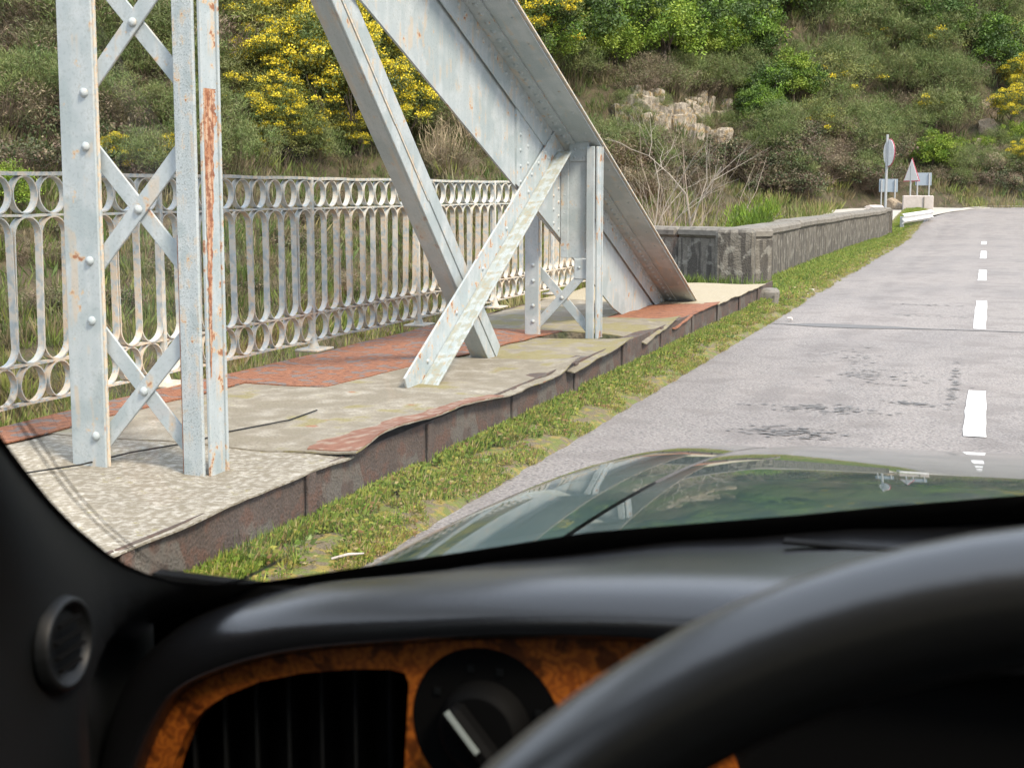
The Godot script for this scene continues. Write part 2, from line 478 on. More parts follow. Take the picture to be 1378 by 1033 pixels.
func build_road() -> void:
	var road := part(self, "road", strip(steps(-14.0, 75.0, 1.0), -1.83, 3.4, 0.0, 6), M.asphalt)
	tag(road, "grey asphalt road crossing the bridge", "", "", "structure")
	# ragged left edge of the surfacing
	var edge := Mb.new()
	var z := -2.2
	while z > -36.0:
		var w := rnd(0.01, 0.055)
		var l := rnd(0.12, 0.4)
		edge.quad(Vector3(-1.82, 0.004, z), Vector3(-1.82 - w * 0.5, 0.004, z - l * 0.2), Vector3(-1.83 - w, 0.003, z - l * 0.7), Vector3(-1.82, 0.004, z - l))
		z -= l * 0.9
	part(road, "crumbled_edge", edge, M.asphalt)
	# centre dashes, where the photograph has them
	for d in [[6.40, 7.90, 0.050], [11.5, 14.5, 0.052], [17.8, 20.2, 0.052], [23.7, 26.6, 0.052], [30.0, 32.0, 0.052]]:
		var mb := Mb.new()
		var x0: float = -0.012 - 0.0035 * d[0]
		var pts := []
		var n := 9
		for i in n: pts.append(Vector3(x0 - d[2] + rnd(-0.006, 0.006), 0.005, -lerpf(d[0], d[1], i / (n - 1.0))))
		for i in n: pts.append(Vector3(x0 + d[2] + rnd(-0.006, 0.006), 0.005, -lerpf(d[0], d[1], i / (n - 1.0))))
		for i in n - 1: mb.oquad(pts[i], pts[i + 1], pts[n + i + 1], pts[n + i], Vector3.UP)
		part(road, "dash", mb, M.line_paint)
	# tar seal over the bridge joint
	var seal := Mb.new()
	var rows := [PackedVector3Array(), PackedVector3Array()]
	for i in 60:
		var x := lerpf(-1.75, 3.3, i / 59.0)
		var wob := 0.03 * bump_noise.get_noise_2d(x * 70.0, 3.0)
		var w := 0.02 + 0.13 * smoothstep(-1.65, -1.35, x) * smoothstep(-0.35, -1.1, x) + 0.012 * bump_noise.get_noise_2d(x * 120.0, 9.0)
		rows[0].append(Vector3(x, 0.004, -11.37 + wob - w)); rows[1].append(Vector3(x, 0.004, -11.37 + wob + w))
	seal.grid(rows)
	part(road, "tar_seal", seal, M.tar)
	# bled tar stains in the wheel track: scattered dark flecks
	var clumps := [[-0.86, -6.22, 0.20, 0.12, 110], [-0.80, -6.95, 0.28, 0.12, 80], [-0.35, -7.3, 0.10, 0.05, 45], [-0.62, -8.3, 0.3, 0.35, 70], [-0.17, -8.2, 0.02, 1.0, 50], [-0.9, -9.3, 0.2, 0.4, 40], [-0.55, -12.6, 0.5, 0.10, 40], [-0.7, -13.8, 0.4, 0.08, 50]]
	var fl := Mb.new()
	for c in clumps:
		for i in c[4]:
			var q := Vector3(c[0] + rng.randfn() * c[2] * 0.6, 0.004 + 0.0003 * (i % 5), c[1] + rng.randfn() * c[3] * 0.6)
			var a := rnd(0.008, 0.035)
			var b := rnd(0.005, 0.014)
			fl.oquad(q + Vector3(-a, 0, 0), q + Vector3(rnd(-a, a) * 0.4, 0, -b), q + Vector3(a, 0, rnd(-b, b)), q + Vector3(rnd(-a, a) * 0.4, 0, b), Vector3.UP)
	tag(part(road, "tar_fleck", fl, M.tar), "", "", "", "stuff")
	# pale gravel beyond the bend
	tag(part(self, "gravel_shoulder", strip(steps(38.5, 75.0, 1.0), -5.6, -1.9, 0.0, 5, 0.03), M.gravel), "pale gravel shoulder on the outside of the bend", "", "", "structure")
	var kerb := part(self, "kerb", strip(steps(42.0, 75.0, 1.0), -1.86, -1.72, 0.07, 2), M.concrete)
	tag(kerb, "low pale kerb round the bend", "", "", "structure")
	# verge between the footway and the carriageway, then up to the parapet
	var rws := []
	for t in steps(1.6, 44.0, 0.12):
		var row := PackedVector3Array()
		var xl := -2.16 if t < 12.5 else lerpf(-2.16, -2.60, smoothstep(12.5, 14.5, t))
		for i in 7:
			var k := i / 6.0
			var x := lerpf(xl, -1.74, k)
			row.append(Vector3(x, road_y(-t) + 0.05 * (1.0 - k * k) + 0.018 * bump_noise.get_noise_2d(x * 130.0, t * 90.0) + (-0.02 if i == 6 else 0.004), -t))
		rws.append(row)
	var vm := Mb.new()
	vm.grid(rws)
	tag(part(self, "verge", vm, M.verge), "narrow mossy verge beside the road", "", "", "structure")

# ---------------------------------------------------------------- bridge
const DECK := 0.23
const XC := -2.575                      # the truss plane
func chord_y(z: float) -> float:
	var d := z + 10.8
	if z < -4.6: return 0.21 + 0.43 * d - 0.0024 * d * d
	var y0 := 0.21 + 0.43 * 6.2 - 0.0024 * 38.44
	var t := z + 4.6
	return y0 + 0.40 * t - 0.024 * t * t
func rivet_mesh(r: float) -> ArrayMesh:
	var mb := Mb.new()
	var rows := []
	for j in 4:
		var row := PackedVector3Array()
		var e := PI / 2 * j / 3.0
		for k in 8: row.append(Vector3(cos(TAU * k / 8) * cos(e) * r, sin(e) * r * 0.75, sin(TAU * k / 8) * cos(e) * r))
		rows.append(row)
	mb.grid(rows, true)
	return mb.mesh()
var RIV: ArrayMesh
func rivet(parent: Node3D, p: Vector3, n: Vector3, mat: Material, s := 1.0) -> void:
	var y := n.normalized()
	var x := y.cross(Vector3(0.31, 0.53, 0.79)).normalized()
	part(parent, "rivet", RIV, mat, Transform3D(Basis(x, y, x.cross(y)).scaled(Vector3.ONE * s), p))
func plate_yz(poly: PackedVector2Array, x0: float, x1: float) -> Mb:      # outline as (z, y), thickness along x
	var mb := Mb.new()
	var tr := Geometry2D.triangulate_polygon(poly)
	for i in range(0, tr.size(), 3):
		for s in [[x0, -1.0], [x1, 1.0]]:
			var w := []
			for j in 3: w.append(Vector3(s[0], poly[tr[i + j]].y, poly[tr[i + j]].x))
			mb.otri(w[0], w[1], w[2], Vector3(s[1], 0, 0))
	for i in poly.size():
		var a := poly[i]
		var b := poly[(i + 1) % poly.size()]
		mb.quad(Vector3(x0, a.y, a.x), Vector3(x0, b.y, b.x), Vector3(x1, b.y, b.x), Vector3(x1, a.y, a.x))
	return mb
func angle_profile(a: float, b: float, t: float) -> PackedVector2Array:
	return PackedVector2Array([Vector2(0, 0), Vector2(a, 0), Vector2(a, t * 0.7), Vector2(a - t * 0.3, t), Vector2(t * 1.4, t), Vector2(t, t * 1.4), Vector2(t, b - t * 0.3), Vector2(t * 0.7, b), Vector2(0, b)])

func build_post(truss: Node3D, z0: float, lx: Array, top: float, near: bool) -> void:
	var post := hub(truss, "vertical_post")
	var xl: float = lx[0]; var xl2: float = lx[1]; var xr: float = lx[2]; var xr2: float = lx[3]
	var y0 := DECK - 0.01
	# outer leg: an angle with its broad face to the traffic
	var a := Mb.new()
	a.box(at((xl + xl2) / 2, (y0 + top) / 2, z0 - 0.006), Vector3(xl2 - xl, top - y0, 0.013), 0.004)
	a.box(at(xl + 0.0065, (y0 + top) / 2, z0 - 0.075), Vector3(0.013, top - y0, 0.12), 0.004)
	part(post, "leg", a, M.paint)
	var lip := Mb.new()
	lip.box(at(xl2 + 0.003, (y0 + top) / 2, z0 - 0.010), Vector3(0.009, top - y0 - 0.01, 0.012), 0.002)
	part(post, "edge_strip", lip, M.rail_rusty)
	if near:
		var lip2 := Mb.new()
		lip2.box(at(xr - 0.003, 0.62, z0 - 0.004), Vector3(0.007, 0.78, 0.012), 0.002)
		part(post, "edge_strip", lip2, M.rust_stain)
	# inner leg: mottled angle beside a rust-streaked road-side plate
	var xm := xr + (xr2 - xr) * 0.56
	var b := Mb.new()
	b.box(at((xr + xm) / 2, (y0 + top) / 2, z0 + 0.002), Vector3(xm - xr, top - y0, 0.014), 0.004)
	b.box(at(xr + 0.007, (y0 + top) / 2, z0 - 0.045), Vector3(0.013, top - y0, 0.075), 0.003)
	part(post, "leg", b, M.paint_mottled if near else M.paint)
	var c := Mb.new()
	c.box(at(xm + 0.012, (y0 + top) / 2, z0 - 0.050), Vector3(0.014, top - y0, 0.085), 0.003)
	c.box(at(xm + 0.016, (y0 + top) / 2, z0 - 0.098), Vector3(0.022, top - y0, 0.011), 0.003)
	var plate := part(post, "side_plate", c, M.paint_worn)
	if near:      # flaking rust running down the road-side plate
		var rs := Mb.new()
		var x := xm + 0.0195
		for s in [[1.475, 1.36, 0.082, 1.0], [1.40, 1.00, 0.074, 0.55], [1.10, 0.78, 0.046, 0.5], [0.82, 0.55, 0.026, 0.4]]:
			var prev := []
			for i in 25:
				var y: float = lerpf(s[0], s[1], i / 24.0)
				var w: float = s[2] * lerpf(1.0, s[3], i / 24.0) * rnd(0.78, 1.0)
				var cur := [Vector3(x, y, z0 - 0.010 - rnd(0.0, 0.006)), Vector3(x, y, z0 - 0.010 - w)]
				if prev: rs.oquad(prev[0], prev[1], cur[1], cur[0], Vector3.RIGHT)
				prev = cur
			x += 0.0008
		part(post, "rust_scale", rs, M.rust_stain)
	# crossed lacing bars
	var bars: Array = [1.69, 1.09, 0.49] if near else [0.475]
	for yc in bars:
		for s in [-1.0, 1.0]:
			var p := Vector3(xl2 - 0.05, yc - s * 0.215, z0 - 0.022 - (0.010 if s < 0 else 0.0))
			var q := Vector3(xr + 0.03, yc + s * 0.215, p.z)
			var mb := Mb.new()
			var dir := (q - p)
			var xf := Transform3D(Basis(dir.normalized(), Vector3(0, 0, 1).cross(dir.normalized()), Vector3(0, 0, 1)), (p + q) / 2)
			mb.box(xf, Vector3(dir.length(), 0.056, 0.009), 0.002)
			part(post, "lacing_bar", mb, M.paint if near or s > 0 else M.paint_worn)
		rivet(post, Vector3((xl2 + xr) / 2 - 0.008, yc, z0 - 0.0165), Vector3(0, 0, 1), M.paint, 1.0 if near else 0.8)
	for y in ([1.47, 1.295, 0.92, 0.72, 0.33] if near else [0.32, 0.42, 0.58, 0.68]):
		rivet(post, Vector3(xl2 - 0.038, y, z0 + 0.001), Vector3(0, 0, 1), M.paint, 1.0 if near else 0.8)

func build_truss() -> void:
	RIV = rivet_mesh(0.0165)
	var truss := thing("bridge_truss", Vector3.ZERO, "pale blue riveted iron truss with sloping chord and laced posts", "bridge truss")
	# --- chord: web, flange, angles
	var zs := []
	var z := -10.9
	while z < 3.2:
		zs.append(z); z += 0.35
	var poly := PackedVector2Array()
	for k in zs: poly.append(Vector2(k, maxf(chord_y(k), DECK - 0.02)))
	var low := PackedVector2Array()
	for k in zs: low.append(Vector2(k, maxf(chord_y(k) - 0.61, DECK - 0.03)))
	low.reverse()
	poly.append_array(low)
	var chord := part(truss, "top_chord", plate_yz(poly, XC - 0.006, XC + 0.006), M.paint)
	var sweep := func(prof: PackedVector2Array, mat: Material, called: String, zmin := -10.95) -> void:
		var mb := Mb.new()
		var rows := []
		for i in prof.size() + 1: pass
		for k in zs:
			if k < zmin: continue
			var s: float = (chord_y(k + 0.01) - chord_y(k - 0.01)) / 0.02
			var nrm := Vector3(0, 1, -s).normalized()
			var row := PackedVector3Array()
			for q in prof: row.append(Vector3(XC + q.x, chord_y(k), k) + nrm * q.y)
			rows.append(row)
		for j in prof.size():      # one flat face for each side of the profile
			var two := []
			for r in rows: two.append(PackedVector3Array([r[j], r[(j + 1) % prof.size()]]))
			mb.grid(two)
		for e in [0, rows.size() - 1]:
			var tr := Geometry2D.triangulate_polygon(prof)
			for i in range(0, tr.size(), 3): mb.otri(rows[e][tr[i]], rows[e][tr[i + 1]], rows[e][tr[i + 2]], Vector3(0, 0, -1 if e == 0 else 1))
		part(chord, called, mb, mat)
	var rect := func(x0: float, x1: float, y0: float, y1: float) -> PackedVector2Array: return PackedVector2Array([Vector2(x0, y0), Vector2(x1, y0), Vector2(x1, y1), Vector2(x0, y1)])
	sweep.call(rect.call(-0.265, 0.265, 0.0, 0.012), M.paint, "flange")
	sweep.call(rect.call(-0.275, 0.280, 0.0145, 0.025), M.rail_rusty, "cover_plate")
	for s in [-1.0, 1.0]:
		sweep.call(rect.call(minf(s * 0.006, s * 0.018), maxf(s * 0.006, s * 0.018), -0.115, -0.002), M.paint, "chord_angle")
		sweep.call(rect.call(minf(s * 0.018, s * 0.115), maxf(s * 0.018, s * 0.115), -0.014, -0.002), M.paint, "chord_angle")
	sweep.call(rect.call(0.0185, 0.0245, -0.16, -0.015), M.paint, "web_strip")
	# rivets along the chord
	z = -10.75
	while z < -4.6:
		var s: float = (chord_y(z + 0.01) - chord_y(z - 0.01)) / 0.02
		var nrm := Vector3(0, 1, -s).normalized()
		var c := Vector3(XC, chord_y(z), z)
		rivet(chord, c + Vector3(0.0245, 0, 0) + nrm * -0.065, Vector3.RIGHT, M.paint, 0.95)
		rivet(chord, c + Vector3(0.075, 0, 0) + nrm * -0.014, -nrm, M.paint, 0.95)
		z += 0.086
	z = -10.6
	while z < -5.0:
		var s2: float = (chord_y(z + 0.01) - chord_y(z - 0.01)) / 0.02
		var n2 := Vector3(0, 1, -s2).normalized()
		rivet(chord, Vector3(XC + 0.215, chord_y(z), z), -n2, M.paint, 0.6)
		z += 0.26
	# --- gusset plate at the second post
	var gp := PackedVector2Array([Vector2(-7.05, chord_y(-7.05) - 0.14), Vector2(-7.05, chord_y(-7.05) - 0.60), Vector2(-7.93, chord_y(-7.93) - 0.60), Vector2(-7.93, chord_y(-7.93) - 0.14)])
	var gusset := part(truss, "gusset_plate", plate_yz(gp, XC + 0.0062, XC + 0.0175), M.paint)
	for row in [[-7.11, 0.20, 0.56, 5], [-7.24, 0.20, 0.50, 4], [-7.72, 0.22, 0.56, 5], [-7.82, 0.22, 0.56, 5]]:
		for i in row[3]: rivet(gusset, Vector3(XC + 0.0175, chord_y(row[0]) - lerpf(row[1], row[2], i / (row[3] - 1.0)), row[0]), Vector3.RIGHT, M.paint, 0.7)
	# --- posts
	build_post(truss, -3.57, [-2.905, -2.765, -2.455, -2.315], 2.55, true)
	build_post(truss, -7.84, [-2.79, -2.695, -2.38, -2.285], chord_y(-7.9) - 0.01, false)
	# cross plate between the web and the inner leg of the second post
	var dia := Mb.new()
	dia.box(at((XC - 2.37) / 2 + 0.012, 1.06, -7.872), Vector3(0.185, 0.66, 0.010), 0.002)
	var diaphragm := part(truss, "diaphragm_plate", dia, M.paint)
	for i in 6:
		rivet(diaphragm, Vector3(XC + 0.045, 0.78 + i * 0.115, -7.866), Vector3(0, 0, 1), M.paint, 0.85)
		rivet(diaphragm, Vector3(-2.39, 0.78 + i * 0.115, -7.866), Vector3(0, 0, 1), M.paint, 0.55)
	var da := Mb.new()
	da.box(at(XC + 0.045, 1.04, -7.862), Vector3(0.05, 0.62, 0.010), 0.003)
	part(diaphragm, "stiffening_angle", da, M.paint)
	var cap := Mb.new()
	cap.box(at(-2.435, 1.395, -7.860), Vector3(0.13, 0.12, 0.012), 0.003)
	var top_tab := part(truss, "batten_plate", cap, M.paint)
	for dx in [-0.03, 0.03]:
		for dy in [-0.025, 0.025]: rivet(top_tab, Vector3(-2.435 + dx, 1.385 + dy, -7.854), Vector3(0, 0, 1), M.paint, 0.6)
	var tabm := Mb.new()
	tabm.box(at(-2.42, 0.66, -7.858), Vector3(0.085, 0.125, 0.010), 0.003)
	var tab := part(truss, "batten_plate", tabm, M.paint)
	rivet(tab, Vector3(-2.43, 0.67, -7.852), Vector3(0, 0, 1), M.paint, 0.6)
	# --- diagonals
	var d2 := Mb.new()      # the one on the road side: angle with its outstanding leg along the lower edge
	var a := Vector3(XC + 0.030, DECK - 0.01, -5.50)
	var b := Vector3(XC + 0.030, 1.455, -7.72)
	var dir := (b - a).normalized()
	var up := Vector3.RIGHT.cross(dir).normalized()
	if up.y < 0: up = -up
	d2.box(Transform3D(Basis(dir, up, dir.cross(up)), (a + b) / 2), Vector3((b - a).length(), 0.140, 0.012), 0.003)
	var d2b := Mb.new()
	d2b.box(Transform3D(Basis(dir, up, dir.cross(up)), (a + b) / 2 - up * 0.063 + Vector3.RIGHT * 0.053), Vector3((b - a).length() - 0.03, 0.012, 0.092), 0.003)
	var dg2 := part(truss, "diagonal", d2, M.paint_worn)
	part(dg2, "outstanding_leg", d2b, M.paint_grime)
	for i in 6: rivet(dg2, a.lerp(b, 0.10 + 0.165 * i) - up * 0.015 + Vector3.RIGHT * 0.0065, Vector3.RIGHT, M.paint, 0.75)
	for i in 4: rivet(dg2, a.lerp(b, 0.80 + 0.055 * i) + up * 0.045 + Vector3.RIGHT * 0.0065, Vector3.RIGHT, M.paint, 0.7)
	for i in 3: rivet(dg2, a.lerp(b, 0.22 + 0.3 * i) - up * 0.0625 + Vector3.RIGHT * 0.06, up, M.paint, 0.6)
	var d1 := Mb.new()      # behind it, leaning the other way
	a = Vector3(XC - 0.03, DECK - 0.01, -6.82)
	b = Vector3(XC - 0.03, 2.45, -4.50)
	dir = (b - a).normalized()
	up = Vector3.RIGHT.cross(dir).normalized()
	if up.z < 0: up = -up
	d1.box(Transform3D(Basis(dir, up, dir.cross(up)), (a + b) / 2), Vector3((b - a).length(), 0.165, 0.012), 0.003)
	d1.box(Transform3D(Basis(dir, up, dir.cross(up)), (a + b) / 2 + up * 0.077 - Vector3.RIGHT * 0.05), Vector3((b - a).length(), 0.012, 0.09), 0.003)
	d1.box(Transform3D(Basis(dir, up, dir.cross(up)), (a + b) / 2 - up * 0.035 + Vector3.RIGHT * 0.009), Vector3((b - a).length(), 0.085, 0.007), 0.002)
	var dg1 := part(truss, "diagonal", d1, M.paint)
	var rl := Mb.new()      # rust weeping out of the lapped plates
	for q in [[0.40, 0.62, 0.010], [0.56, 0.97, 0.016]]:
		rl.box(Transform3D(Basis(dir, up, dir.cross(up)), a.lerp(b, (q[0] + q[1]) / 2) + up * 0.011 + Vector3.RIGHT * 0.0085), Vector3((b - a).length() * (q[1] - q[0]), q[2], 0.005 + q[2] * 0.05), 0.001)
	part(dg1, "rust_line", rl, M.rail_rusty)
	var tie := Mb.new()
	tie.box(at(XC - 0.010, 0.635, -6.50), Vector3(0.010, 0.13, 0.26), 0.003)
	part(truss, "batten_plate", tie, M.paint)

func ring_mesh(rx: float, ry: float, w: float, th: float, n := 24) -> Mb:      # a flat iron hoop, possibly drawn out upwards
	var mb := Mb.new()
	var loops := [[], [], [], []]
	var straight := maxf(0.0, ry - rx)
	for i in n:
		var a := TAU * (i + 0.5) / n
		var c := Vector2(cos(a), sin(a))
		var o := Vector2(0, straight * signf(c.y))
		var pin := c * (rx - th) + o
		var pout := c * rx + o
		loops[0].append(Vector3(-w, pin.y, pin.x)); loops[1].append(Vector3(w, pin.y, pin.x))
		loops[2].append(Vector3(w, pout.y, pout.x)); loops[3].append(Vector3(-w, pout.y, pout.x))
	for j in 4:
		mb.grid([PackedVector3Array(loops[j]), PackedVector3Array(loops[(j + 1) % 4])], true)
	return mb
func build_railing() -> void:
	var r := thing("railing", Vector3.ZERO, "ornamental iron railing with rows of rings, paint rusting away", "railing")
	var x := -3.66
	var pitch := 1.463 / 9.0
	var round_ring := ring_mesh(0.0785, 0.0785, 0.016, 0.006).mesh()
	var long_ring := ring_mesh(0.0795, 0.300, 0.017, 0.006, 28).mesh()
	var pz0 := -2.226
	for pnl in range(0, 7):
		var z0 := pz0 - 1.463 * pnl
		if pnl == 6: z0 = pz0 - 1.463 * 6
		var tilt := rnd(-0.012, 0.012)
		var dz := rnd(-0.01, 0.01)
		# rails of this panel
		for k in [[1.222, 0.020, 0.008, "top_rail"], [1.052, 0.017, 0.005, "rail"], [0.449, 0.017, 0.005, "rail"], [0.290, 0.017, 0.005, "rail"]]:
			var mb := Mb.new()
			var rows := [PackedVector3Array(), PackedVector3Array(), PackedVector3Array(), PackedVector3Array()]
			for i in 13:
				var z := z0 - 1.463 * i / 12.0
				var y: float = k[0] + 0.006 * bump_noise.get_noise_2d(z * 40.0, k[0] * 50.0)
				rows[0].append(Vector3(x - k[1], y - k[2], z)); rows[1].append(Vector3(x + k[1], y - k[2], z))
				rows[2].append(Vector3(x + k[1], y + k[2], z)); rows[3].append(Vector3(x - k[1], y + k[2], z))
			for j in 4: mb.grid([rows[j], rows[(j + 1) % 4]])
			part(r, k[3], mb, M.rail_rusty if k[0] < 0.5 else M.rail_iron)
		for i in 9:
			var z := z0 - pitch * (i + 0.5)
			var rusty := pnl >= 3 and rng.randf() < 0.7 or rng.randf() < 0.35
			for q in [[1.136, round_ring, "ring"], [0.750, long_ring, "long_loop"], [0.370, round_ring, "ring"]]:
				var mat: Material = M.rail_rusty if (rusty and q[0] < 1.1) or (q[0] < 0.5 and rng.randf() < 0.75) else M.rail_iron
				part(r, q[2], q[1], mat, Transform3D(Basis(Vector3.FORWARD, rnd(-0.02, 0.02)) * Basis(Vector3.UP, rnd(-0.06, 0.06)), Vector3(x + rnd(-0.004, 0.004), q[0], z + rnd(-0.003, 0.003))))
		if pnl > 0:
			var mb := Mb.new()
			mb.box(Transform3D(Basis(Vector3.RIGHT, tilt), Vector3(x + 0.012, 0.74, z0 + dz)), Vector3(0.030, 0.97, 0.022), 0.004)
			mb.tube([Vector3(x + 0.014, 0.245, z0 + dz), Vector3(x + 0.014, 0.29, z0 + dz), Vector3(x + 0.014, 0.33, z0 + dz)], [0.038, 0.022, 0.018], 10)
			var post := part(r, "rail_post", mb, M.rail_iron)
			var ft := Mb.new()
			ft.box(at(x + 0.02, 0.243, z0 + dz), Vector3(0.15, 0.014, 0.20), 0.004)
			part(post, "foot_plate", ft, M.rail_rusty)

func deck_sheet(z0: float, z1: float, x0: float, x1: float, y: float, edge: Array, over: float, amp := 0.006, skew := 0.0, skew0 := 0.0) -> Mb:
	# a buckled steel sheet; edge = [[z, lift], ...] along its road side
	var nz_ := int(absf(z1 - z0) / 0.05) + 2
	var nx := 26
	var top := []
	var bot := []
	for j in nz_:
		var z := lerpf(z0, z1, j / (nz_ - 1.0))
		var lift := 0.0
		for e in range(1, edge.size()):
			if z <= edge[e - 1][0] and z >= edge[e][0]:
				lift = lerpf(edge[e - 1][1], edge[e][1], smoothstep(edge[e - 1][0], edge[e][0], z))
		var ra := PackedVector3Array()
		var rb := PackedVector3Array()
		for i in nx:
			var k := pow(i / (nx - 1.0), 0.7)
			var x := lerpf(x0 + skew0 * (z - z0) + absf(skew0) * 0.5 * bump_noise.get_noise_2d(z * 90.0, 1.0), x1 + over + 0.012 * bump_noise.get_noise_2d(z * 60.0, 5.0) + skew * (z - z0), k)
			var curl := exp(-(x1 + over - x) / 0.13)
			var yy := y + amp * bump_noise.get_noise_2d(x * 28.0, z * 28.0) * 2.0 + lift * curl
			ra.append(Vector3(x, yy, z)); rb.append(Vector3(x, yy - 0.006, z))
		top.append(ra); bot.append(rb)
	var mb := Mb.new()
	mb.grid(top)
	bot.reverse()
	mb.grid(bot)
	bot.reverse()
	for j in nz_ - 1:
		mb.oquad(top[j][nx - 1], top[j + 1][nx - 1], bot[j + 1][nx - 1], bot[j][nx - 1], Vector3.RIGHT)
		mb.oquad(top[j][0], top[j + 1][0], bot[j + 1][0], bot[j][0], Vector3.LEFT)
	for e in [0, nz_ - 1]:
		for i in nx - 1: mb.oquad(top[e][i], top[e][i + 1], bot[e][i + 1], bot[e][i], Vector3(0, 0, 1 if e == 0 else -1))
	return mb
func build_footway() -> void:
	var f := Node3D.new()
	f.name = numbered("footway")
	add_child(f)
	tag(f, "raised footway of buckled rusty plates beside the road", "", "", "structure")
	var x1 := -2.085
	part(f, "deck_plate", deck_sheet(1.5, -4.02, -3.34, x1, DECK, [[1.5, 0.0], [-4.02, 0.0]], 0.02), M.deck_white).set_meta("label", "flaking white painted deck plate")
	part(f, "deck_plate", deck_sheet(-3.98, -6.62, -3.34, x1, DECK + 0.004, [[-3.98, 0.02], [-4.2, 0.045], [-4.9, 0.035], [-5.6, -0.012], [-6.2, -0.016], [-6.62, 0.035]], 0.045), M.deck_grey)
	part(f, "rusted_edge", deck_sheet(-4.0, -5.45, -2.27, x1, DECK + 0.0075, [[-3.98, 0.02], [-4.2, 0.045], [-4.9, 0.035], [-5.6, -0.012]], 0.045, 0.006, 0.0, -0.11), M.rust_dark)
	part(f, "deck_plate", deck_sheet(-6.50, -7.72, -3.0, x1, DECK - 0.002, [[-6.50, -0.03], [-7.1, 0.0], [-7.72, 0.03]], 0.05), M.deck_moss).set_meta("label", "mossy olive deck plate curling at its corner")
	part(f, "deck_plate", deck_sheet(-8.10, -9.10, -3.34, x1, DECK + 0.006, [[-8.10, -0.06], [-8.6, -0.02], [-9.1, 0.03]], 0.03), M.deck_moss)
	part(f, "deck_plate", deck_sheet(-8.95, -10.62, -3.34, x1, DECK - 0.002, [[-8.95, -0.045], [-9.7, 0.005], [-10.62, 0.015]], 0.02), M.rust).set_meta("label", "bare rust red deck plate at the foot of the chord")
	part(f, "deck_plate", deck_sheet(-10.5, -12.85, -3.60, x1, DECK + 0.004, [[-10.5, 0.0], [-12.85, 0.01]], 0.03), M.deck_buff).set_meta("label", "buff chequered end plate")
	part(f, "deck_plate", deck_sheet(-8.12, -10.5, -3.52, -2.62, DECK + 0.001, [[-7.5, 0.0], [-10.5, 0.0]], 0.0), M.deck_grey)
	# chequer plate along the railing
	part(f, "checker_plate", deck_sheet(-5.35, -8.1, -3.56, -2.90, DECK + 0.009, [[-5.35, 0.0], [-8.1, 0.0]], 0.0, 0.004, -0.10), M.rust_plate).set_meta("label", "rust red chequer plate by the railing")
	part(f, "checker_plate", deck_sheet(1.5, -5.36, -3.58, -3.33, DECK + 0.012, [[1.5, 0.0], [-5.36, 0.0]], 0.0, 0.003), M.rust_plate)
	# thin dark line winding across the deck plates
	var w := Mb.new()
	w.tube([Vector3(-2.95, DECK + 0.010, -3.28), Vector3(-2.83, DECK + 0.010, -3.52), Vector3(-2.80, DECK + 0.010, -3.75), Vector3(-2.70, DECK + 0.012, -3.98), Vector3(-2.69, DECK + 0.012, -4.2), Vector3(-2.6, DECK + 0.012, -4.5), Vector3(-2.61, DECK + 0.012, -4.75)], [0.003, 0.003, 0.003, 0.003, 0.003, 0.003, 0.003], 6)
	part(f, "thin_dark_line", w, M.rubber)
	# side plates, butted, each with a cover strip
	var z := 1.2
	while z > -12.7:
		var l := 0.98
		var mb := Mb.new()
		mb.box(at(x1 - 0.006 + rnd(-0.004, 0.004), 0.10, z - l / 2), Vector3(0.012, 0.262, l - 0.006), 0.003)
		var fp := part(f, "side_plate", mb, M.fascia)
		var st := Mb.new()
		st.box(at(x1 + 0.008, 0.10, z - 0.03), Vector3(0.012, 0.255, 0.06), 0.003)
		part(fp, "cover_strip", st, M.fascia)
		z -= l
	var bm := Mb.new()
	bm.box(at(x1 - 0.06, 0.07, -5.6), Vector3(0.08, 0.305, 14.2), 0.0)
	bm.box(at(-3.60, 0.06, -5.6), Vector3(0.06, 0.30, 14.2), 0.0)
	part(f, "edge_beam", bm, M.fascia)
	var kb := Mb.new()
	kb.box(Transform3D(Basis(Vector3.UP, 0.08), Vector3(-2.06, 0.07, -12.95)), Vector3(0.24, 0.24, 0.30), 0.03)
	part(f, "end_block", kb, M.coping)

